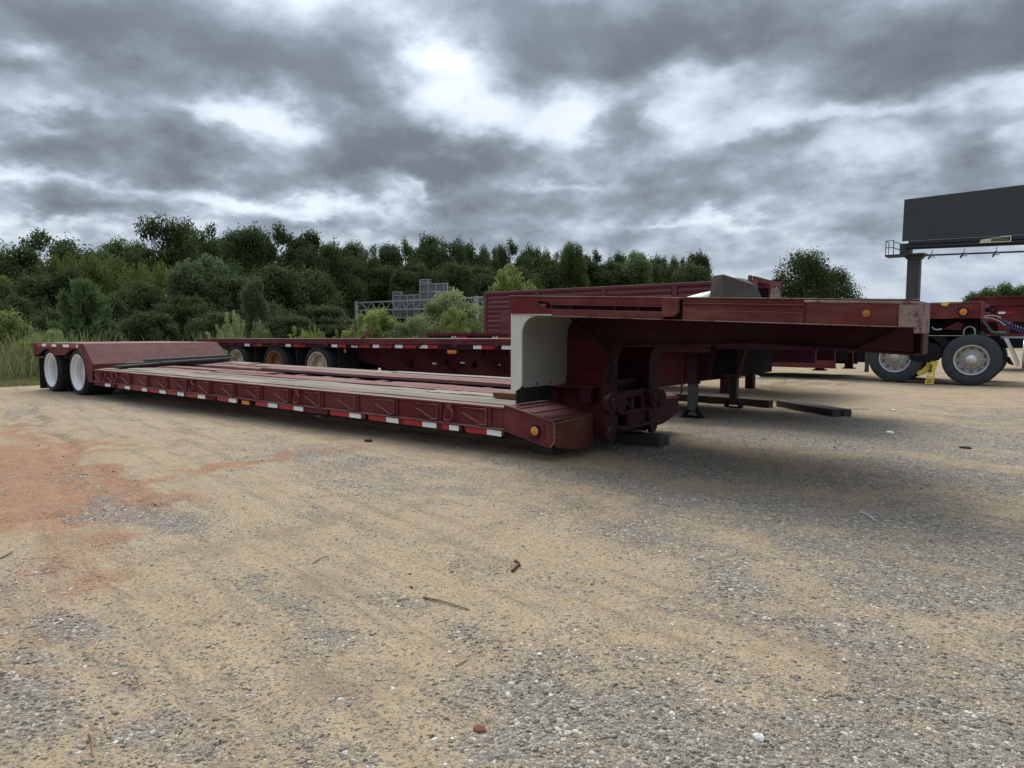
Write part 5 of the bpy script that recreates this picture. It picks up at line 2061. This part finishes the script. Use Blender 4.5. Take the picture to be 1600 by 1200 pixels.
def crown_round(name, mat, seed, h=12., w=9., base=.12, nclump=60, nleaf=11000, leaf=.34, narrow=.0, rag=.5):
    """broad-leaved crown: many unequal leaf clumps on the outside of an uneven egg"""
    r = np.random.default_rng(seed)
    cs, rs = [], []
    for i in range(nclump):
        u = base + (1 - base) * r.random() ** .85
        un = (u - base) / (1 - base)
        prof = math.sqrt(max(0, 1 - ((un - .4) / .63) ** 2)) if un > .4 else .8 + .2 * un / .4
        rad = w / 2 * prof * (1 - narrow * u) * (.55 + rag * r.random() ** .7)
        th = r.random() * 2 * math.pi
        q = r.uniform(.6, 1.45) * w * .115
        cs.append((rad * math.cos(th), rad * math.sin(th), u * h))
        rs.append((q * r.uniform(.9, 1.5), q * r.uniform(.9, 1.5), q * r.uniform(.65, 1.15)))
    for i in range(nclump // 4):
        u = base + (1 - base) * r.random() * .8
        cs.append((r.normal() * w * .12, r.normal() * w * .12, u * h))
        q = w * .14
        rs.append((q, q, q))
    cs, rs = np.array(cs), np.array(rs)
    vol = (rs[:, 0] ** 2)
    pick = r.choice(len(cs), nleaf, p=vol / vol.sum())
    d = r.normal(size=(nleaf, 3))
    d /= np.linalg.norm(d, axis=1)[:, None]
    rad = r.random(nleaf) ** .33
    p = cs[pick] + d * rs[pick] * (rad * (1 + .17 * r.normal(size=nleaf)))[:, None]
    ctone = r.random(len(cs))
    return leaf_mesh(name, quads(p, np.full(nleaf, leaf), r, .25, .8, d), mat, ctone[pick] * .7 + .3 * r.random(nleaf))


def crown_pine(name, mat, seed, h=4., w=3., whorls=9, nleaf=9000, leaf=.22):
    """young pine: whorls of upswept branches with brushes of needles"""
    r = np.random.default_rng(seed)
    P, D = [], []
    for k in range(whorls):
        u = .10 + .86 * k / (whorls - 1)
        L = w / 2 * (1 - u) ** .8 + .12
        for j in range(7 if k < whorls - 2 else 4):
            th = 2 * math.pi * (j + r.random() * .8) / 7 + k
            ln = L * r.uniform(.65, 1.15)
            m = int(nleaf / whorls / 6 * (ln / (w / 2) + .35))
            t = r.random(m) ** .6
            x = np.cos(th) * t * ln
            y = np.sin(th) * t * ln
            z = u * h + t ** 1.6 * ln * .55
            p = np.stack([x, y, z], 1) + r.normal(size=(m, 3)) * .07
            P.append(p)
            tip = np.tile([math.cos(th) * .6, math.sin(th) * .6, .8], (m, 1)) + r.normal(size=(m, 3)) * .55
            D.append(tip)
    # leaders
    for j in range(6):
        x0, y0 = r.normal() * w * .10, r.normal() * w * .10
        z0, z1 = h * r.uniform(.55, .85), h * r.uniform(.88, 1.04)
        m = 260
        t = r.random(m)
        P.append(np.stack([x0 + r.normal(size=m) * .05, y0 + r.normal(size=m) * .05, z0 + (z1 - z0) * t], 1))
        D.append(np.tile([0, 0, 1.2], (m, 1)) + r.normal(size=(m, 3)) * .5)
    P, D = np.concatenate(P), np.concatenate(D)
    n = len(P)
    D /= np.linalg.norm(D, axis=1)[:, None]
    s = np.cross(D, r.normal(size=(n, 3)))
    s /= np.linalg.norm(s, axis=1)[:, None]
    L = (leaf * (.6 + .8 * r.random(n)))[:, None]
    W_ = L * .10
    v = np.stack([P - s * W_, P + s * W_, P + D * L + s * W_ * .3, P + D * L - s * W_ * .3], 1).reshape(-1, 3)
    return leaf_mesh(name, v, mat, r.random(n))


def crown_spray(name, mat, seed, h=2.2, w=2.2, stems=16, per=150, leaf=.13):
    """shrub of upright sprays, leaves along each shoot"""
    r = np.random.default_rng(seed)
    P, tone = [], []
    for k in range(stems):
        th = r.random() * 2 * math.pi
        out = r.random() ** .7 * w / 2
        hh = h * r.uniform(.55, 1.0) * (1 - .35 * (out / (w / 2)) ** 2)
        t = r.random(per) ** .75
        x = np.cos(th) * out * (.3 + .7 * t)
        y = np.sin(th) * out * (.3 + .7 * t)
        z = hh * t
        sp = .085 * (1.15 - t)[:, None] + .025
        P.append(np.stack([x, y, z], 1) + r.normal(size=(per, 3)) * sp * np.array([1, 1, .5]))
        tone.append(np.clip(t * .6 + r.random(per) * .4, 0, 1))
    P = np.concatenate(P)
    P[:, 2] = np.abs(P[:, 2])
    return leaf_mesh(name, quads(P, np.full(len(P), leaf), r, .2, .55), mat, np.concatenate(tone))


def trunk_mesh(name, seed, h, r0, limbs=7, spread=.35):
    r = random.Random(seed)
    b = MB()
    top = h * .82
    pts = [(0, 0, 0)]
    for i in range(1, 6):
        pts.append((pts[-1][0] + r.uniform(-.03, .03) * h * .4, pts[-1][1] + r.uniform(-.03, .03) * h * .4, top * i / 5))
    b.tube(pts, r0, 7, r0 * .25)
    for k in range(limbs):
        u = r.uniform(.25, .8)
        th = r.random() * 2 * math.pi
        ln = h * spread * r.uniform(.6, 1.1) * (1.1 - u)
        i = min(4, int(u * 5))
        p = Vector(pts[i]).lerp(Vector(pts[i + 1]), u * 5 - i)
        q = p + Vector((math.cos(th) * ln * .5, math.sin(th) * ln * .5, ln * .4))
        q2 = p + Vector((math.cos(th) * ln, math.sin(th) * ln, ln * .6))
        b.tube([p, q, q2], r0 * .38, 5, r0 * .1)
    o = b.build(name, M['bark'], None, (0, 0, 0), smooth=60)
    me = o.data
    bpy.data.objects.remove(o)
    return me


V = {
    'oak': (crown_round('oak_crown', M['leafA'], 11, 12, 10.5, .08, 70, 40000, .26, .0, .55), trunk_mesh('oak_trunk', 1, 11, .30), 12),
    'tall': (crown_round('tall_crown', M['leafA'], 12, 13, 7.5, .06, 64, 36000, .25, .25, .5), trunk_mesh('tall_trunk', 2, 12, .25), 13),
    'green': (crown_round('green_crown', M['leafB'], 13, 11, 8.5, .05, 66, 36000, .24, .1, .55), trunk_mesh('green_trunk', 3, 10, .25), 11),
    'grey': (crown_round('grey_crown', M['leafD'], 14, 10, 6.5, .04, 60, 30000, .21, .35, .6), trunk_mesh('grey_trunk', 4, 9, .18), 10),
    'lime': (crown_round('lime_crown', M['leafE'], 15, 6, 7.5, .03, 40, 18000, .19, .0, .8), trunk_mesh('lime_trunk', 5, 5.5, .14), 6),
    'open': (crown_round('open_crown', M['leafA'], 16, 12, 9.0, .25, 44, 24000, .24, .0, .75), trunk_mesh('open_trunk', 6, 11.5, .26, 12), 12),
    'dense': (crown_round('dense_crown', M['leafA'], 17, 10, 9.5, .0, 84, 42000, .26, .05, .45), trunk_mesh('dense_trunk', 7, 9, .25), 10),
}


def plant(name, var, px, top, depth, width, label, cat='tree', group=None, zbase=None, rot=None):
    """one tree at its real distance; the crown reaches the height seen in the photograph"""
    x, y = at(px, depth)
    cr, tr, hh = V[var]
    zb = float(ground_z(x, y)) - .05 if zbase is None else zbase
    hgt = (z_at(top, depth) - zb) / (hh * 1.03)
    e = thing(name, (x, y, zb), label, cat, group)
    rt = random.uniform(0, 6.28) if rot is None else rot
    wd = (cr.dimensions_x if False else max(abs(v_) for v_ in (WID[var],)))
    sc = width / 1063.0 * depth / wd
    e.rotation_euler = (0, 0, rt)
    e.scale = (sc, sc, hgt)
    for nm, me in (('crown', cr), ('trunk', tr)):
        o = bpy.data.objects.new(nm, me)
        C.objects.link(o)
        WO[o.name] = (x, y, zb)
        o.parent = e
    return e


WID = {}
for k, (cr, tr, hh) in V.items():
    co = np.empty(len(cr.vertices) * 3, np.float32)
    cr.vertices.foreach_get('co', co)
    co = co.reshape(-1, 3)
    WID[k] = float(np.percentile(np.hypot(co[:, 0], co[:, 1]), 97) * 2)

GF = 'trees of the dark wood behind the lot'
LD = 'dark tree in the crowded wood behind the trailers'
# skyline, left to right: kind, column, top row, depth, width in pixels, label
SKY = [
    ('dense', -45, 398, 105, 90, None), ('oak', 8, 402, 112, 80, None),
    ('oak', 72, 369, 84, 118, 'large round dark tree standing above the pine at the far left'),
    ('green', 152, 398, 92, 80, 'brighter green tree in the dip right of the large round left tree'),
    ('green', 205, 382, 98, 70, 'mid green tree left of the tallest open crowned trees'),
    ('open', 258, 357, 90, 95, 'tall open crowned tree with sky between its branches'),
    ('oak', 318, 355, 93, 90, 'tallest dark tree right of the open crowned tree'),
    ('tall', 358, 383, 100, 60, None), ('dense', 395, 374, 104, 75, None), ('oak', 440, 370, 108, 95, 'broad rounded tree at the middle of the left wood'),
    ('tall', 480, 380, 112, 60, None), ('dense', 520, 397, 118, 70, None), ('tall', 545, 397, 128, 45, None), ('oak', 575, 394, 135, 60, None), ('tall', 605, 399, 140, 45, None),
    ('oak', 635, 391, 142, 55, None), ('dense', 668, 385, 146, 62, 'broad dark tree directly behind the tall sign backs'), ('oak', 705, 388, 150, 60, None), ('dense', 735, 398, 158, 50, None), ('oak', 765, 398, 165, 45, None),
    ('oak', 800, 391, 172, 55, None), ('dense', 832, 402, 180, 50, None), ('green', 893, 392, 176, 38, 'slim lighter tree standing up right of the yellow green tree'), ('oak', 862, 404, 185, 45, None),
    ('oak', 930, 406, 195, 48, None), ('dense', 962, 412, 200, 45, None), ('grey', 995, 403, 190, 48, 'feathery lighter tree on the right part of the far wood'), ('dense', 1030, 416, 210, 42, None),
    ('oak', 1058, 414, 215, 36, None), ('dense', 1085, 411, 214, 46, 'last round tree of the wood left of the grey block'), ('dense', 1010, 422, 205, 60, None), ('dense', 1075, 428, 205, 60, None),
    ('dense', 905, 420, 190, 70, None), ('dense', 960, 425, 192, 70, None), ('dense', 850, 420, 176, 70, None), ('dense', 1120, 452, 230, 60, None),
]
# lower rows that close the wood
LOW = [
    ('green', -10, 435, 70, 90, 'bright green tree cut by the left picture edge'), ('dense', 60, 440, 74, 100, None), ('dense', 120, 432, 76, 80, None), ('lime', 100, 412, 80, 62, 'small light green tree top in front of the large left tree'),
    ('lime', 165, 414, 82, 100, 'yellowish green tree low in the wood left of middle'), ('lime', 236, 425, 80, 84, 'bright yellow green crown below the open crowned tree'), ('dense', 215, 448, 76, 90, None), ('grey', 296, 410, 76, 62, 'pale grey green tree in front of the tallest dark tree'),
    ('grey', 335, 402, 80, 60, 'second pale grey green tree, right of the first in front of the tall trees'), ('dense', 290, 470, 72, 90, None), ('dense', 360, 440, 78, 90, None), ('dense', 425, 425, 86, 110, None), ('grey', 398, 438, 66, 38, 'slender grey green sapling before the dark wood'),
    ('dense', 480, 430, 92, 100, None), ('dense', 545, 432, 130, 90, None), ('dense', 600, 425, 132, 80, None), ('grey', 620, 428, 128, 26, 'small pale tree left above the sign backs'), ('dense', 650, 420, 126, 80, None), ('dense', 705, 420, 130, 80, None), ('dense', 755, 425, 138, 80, None), ('dense', 805, 425, 150, 80, None),
    ('dense', 160, 470, 70, 90, None), ('dense', 20, 470, 62, 80, None), ('dense', 410, 480, 76, 90, None), ('dense', 500, 485, 84, 100, None), ('dense', 575, 488, 122, 90, None), ('dense', 640, 488, 122, 80, None), ('dense', 700, 480, 124, 80, None), ('dense', 760, 480, 130, 80, None),
    ('dense', 90, 490, 60, 80, None), ('dense', 230, 495, 64, 90, None), ('dense', 340, 495, 68, 90, None), ('dense', 450, 500, 72, 90, None), ('dense', 540, 505, 80, 90, None),
]
MARKS = [(0, 'the left picture edge'), (70, 'the rearmost lowboy wheel'), (125, 'the second lowboy wheel'), (190, 'the left half of the ramp'), (250, 'the middle of the ramp'), (318, 'the right half of the ramp'),
         (368, 'the first flatbed wheel'), (428, 'the second flatbed wheel'), (492, 'the third flatbed wheel'), (555, 'the left gantry post'), (600, 'the open gantry truss'), (636, 'the low sign back'), (678, 'the tall sign back'), (735, 'the right gantry post'),
         (775, 'the left end of the ribbed box'), (840, 'the white bulkhead'), (900, 'the gooseneck slot'), (950, 'the middle gooseneck slot'), (1000, 'the last gooseneck slot'), (1050, 'the stake bracket'), (1085, 'the white sheet'), (1130, 'the grey block')]
seen = set()


def wood_label(var, px, top, row):
    kind = {'dense': 'dense dark', 'oak': 'broad dark', 'tall': 'narrow dark', 'green': 'mid green', 'grey': 'grey green', 'lime': 'lime green', 'open': 'open crowned'}[var]
    place = {'s': 'skyline tree', 'm': 'mid wood tree', 'b': 'low edge tree'}[row]
    mk = sorted(MARKS, key=lambda q: abs(q[0] - px))
    for m_ in mk:
        d = px - m_[0]
        for w_ in ([' above '] if abs(d) < 14 else []) + [' a little left of ' if d < 0 else ' a little right of ']:
            l = kind + ' ' + place + w_ + m_[1]
            if l not in seen:
                seen.add(l)
                return l
    return l


for lst in (SKY, LOW):
    for var, px, top, dep, wd, lab in lst:
        plant('broadleaf_tree', var, px, top - (11 if lst is SKY and 345 < px else 5), dep, wd * (1.35 if lst is SKY else 1.2), lab or wood_label(var, px, top, 's' if lst is SKY and top < 417 else ('m' if top < 460 else 'b')), 'tree', GF)

# the wood floor and farther mass between the trunks
V['hillwood'] = (crown_round('hill_crown', M['leafB'], 31, 9, 9, .0, 90, 9000, .5, .0, .4), V['dense'][1], 9)
WID['hillwood'] = 9.0
for px, top, wd, lab in [(1520, 462, 40, 'lowest left end'), (1545, 455, 44, ''), (1564, 449, 40, 'highest'), (1592, 452, 50, ''), (1625, 450, 60, ''), (1660, 452, 60, '')]:
    plant('hill_tree', 'hillwood', px, top, 230, wd, {1520: 'leftmost low tree of the far hill at the right', 1545: 'far hill tree between the leftmost and the highest one', 1564: 'highest tree on the far hill under the billboard', 1592: 'far hill tree just right of the highest one', 1625: 'far hill tree cut off by the right picture edge', 1660: 'far hill tree outside the right picture edge'}[px], 'tree', 'trees on the far hill at the right', zbase=0.0)

# lone feathery tree right of the ribbed box
V['lone'] = (crown_round('lone_crown', M['leafA'], 41, 8, 9.0, .0, 80, 30000, .20, .15, .55), trunk_mesh('lone_trunk', 9, 7.5, .22, 12), 8)
WID['lone'] = 9.0
plant('lone_tree', 'lone', 1296, 428, 57, 96, 'lower right part bush leaning against the lone dark green tree')
plant('lone_tree', 'lone', 1252, 404, 55, 104, 'lone bushy dark green tree rising behind the gooseneck, left of the billboard')

# lime tree above the red box, shrubs along the edge of the lot
V['limetop'] = (crown_round('limetop_crown', M['leafC'], 42, 5, 4.2, .0, 46, 8000, .21, .35, .8), trunk_mesh('limetop_trunk', 10, 4.6, .10), 5)
WID['limetop'] = 4.2
plant('lime_tree', 'limetop', 795, 413, 36, 66, 'yellow green tree peeking over the left end of the red ribbed box')
plant('lime_tree', 'limetop', 826, 438, 37, 34, 'small yellow green bush tip right beside the yellow green tree')
V['shrub'] = (crown_round('shrub_crown', M['leafS'], 43, 3, 3, .0, 60, 13000, .12, .1, .9), trunk_mesh('shrub_trunk', 11, 2.6, .05), 3)
V['shrub2'] = (crown_round('shrub_yellow_crown', M['leafC'], 44, 2.4, 2.4, .0, 46, 8000, .12, .1, .95), trunk_mesh('shrub_trunk_small', 12, 2, .04), 2.4)
V['spray'] = (crown_spray('spray_crown', M['leafS'], 45, 2.4, 2.6, 24, 230, .095), trunk_mesh('spray_stem', 13, 1.9, .03, 9, .5), 2.4)
V['spray2'] = (crown_spray('spray_yellow_crown', M['leafC'], 46, 1.9, 2.3, 18, 210, .095), trunk_mesh('spray_yellow_stem', 14, 1.5, .03, 9, .5), 1.9)
WID.update(shrub=3.0, shrub2=2.4, spray=2.1, spray2=1.9)
for var, px, top, dep, wd, lab in [
    ('spray', 362, 482, 25, 64, 'shrub of upright leafy sprays behind the ramp of the lowboy'), ('spray', 405, 496, 25.5, 40, 'smaller upright shrub right of the spray shrub behind the ramp'),
    ('spray2', 470, 497, 26, 44, 'yellow green shrub above the flatbed wheels, left one'), ('spray2', 497, 493, 26.5, 34, 'yellow green shrub above the flatbed wheels, right one'), ('spray2', 532, 504, 27, 36, 'small yellow green shrub left of the gantry post'),
    ('shrub2', 585, 488, 27, 62, 'rounded yellow green bush in front of the left gantry post'), ('spray2', 580, 478, 27.6, 30, 'thin yellow green shoots rising before the gantry truss'), ('spray', 555, 500, 27.2, 36, 'grey green shoots left of the rounded bush'),
    ('shrub', 650, 497, 27, 46, 'low grey green bush left of the tall bush beside the box'), ('shrub', 705, 459, 28, 76, 'tall bush hiding the right half of the sign gantry'), ('shrub2', 712, 484, 26.5, 34, 'lighter bush in front of the tall bush'),
    ('shrub', 742, 478, 28.5, 44, 'bush next to the left end of the red ribbed box'), ('shrub', 675, 478, 28.5, 40, 'bush below the sign backs'), ('shrub', 625, 508, 27, 40, 'lowest bush between the two larger bushes'),
    ('spray2', 194, 515, 19.5, 14, 'single pale shoot sticking up behind the ramp plate'), ('shrub2', 5, 490, 17.8, 76, 'bright leafy bush at the left picture edge'), ('shrub', 24, 512, 18.5, 46, 'yellow green bush beside the bush at the left edge'),
    ('shrub2', 38, 536, 17.0, 44, 'low bush just left of the rear wheels'), ('shrub', 70, 520, 22, 50, 'dark low bush behind the rear of the lowboy'),
]:
    plant('shrub', var, px, top, dep, wd, lab, 'shrub', 'shrubs along the edge of the lot')
V['pine'] = (crown_pine('pine_crown', M['leafP'], 47, 4, 3.4, 10, 13000, .24), trunk_mesh('pine_trunk', 15, 3.9, .05, 0), 4)
WID['pine'] = 2.75
plant('pine_tree', 'pine', 132, 441, 25, 100, 'young pine tree with upright tips behind the rear wheels of the lowboy')
plant('pine_tree', 'pine', 166, 500, 26, 44, 'smaller pine close to the right of the young pine', 'tree')


# ------------------------------------------------------------------ grass and weeds at the left edge (uncountable)
def blades(name, n, x0, x1, y0, y1, h0, h1, w, mat, seed, label, thick=None):
    r = np.random.default_rng(seed)
    x, y = x0 + (x1 - x0) * r.random(n), y0 + (y1 - y0) * r.random(n)
    k = fbm(x * 1.3, y * 1.3, 95, 3)
    keep = r.random(n) < sstep(k, .25, .6) + .15
    x, y, k = x[keep], y[keep], k[keep]
    n = len(x)
    z = ground_z(x, y)
    h = (h0 + (h1 - h0) * r.random(n) ** 1.5) * (.25 + 1.5 * sstep(k, .35, .68))
    th = r.random(n) * 2 * np.pi
    ld = r.random(n) * .6 * h
    la = r.random(n) * 2 * np.pi
    dx, dy = np.cos(th) * w * .5, np.sin(th) * w * .5
    tx, ty = x + np.cos(la) * ld, y + np.sin(la) * ld
    v = np.stack([np.stack([x - dx, y - dy, z - .01], 1), np.stack([x + dx, y + dy, z - .01], 1), np.stack([tx + dx * .3, ty + dy * .3, z + h], 1), np.stack([tx - dx * .3, ty - dy * .3, z + h], 1)], 1).reshape(-1, 3)
    me = leaf_mesh(name, v, mat, r.random(n))
    o = bpy.data.objects.new(name, me)
    link(o, None, (0, 0, 0))
    tag(o, label, kind='stuff')


blades('grass', 42000, -19.5, -16.6, 1.0, 11.0, .02, .075, .012, M['grass'], 61, 'short dry mown grass at the edge of the lot')
blades('weeds', 12000, -22.5, -18.6, 2.0, 12.0, .15, .70, .020, M['weed'], 62, 'tall pale weeds beyond the mown grass')
blades('underbrush', 26000, -44, -27, 8.0, 45.0, .3, 1.0, .06, M['leafB'], 63, 'low green underbrush below the edge of the lot')
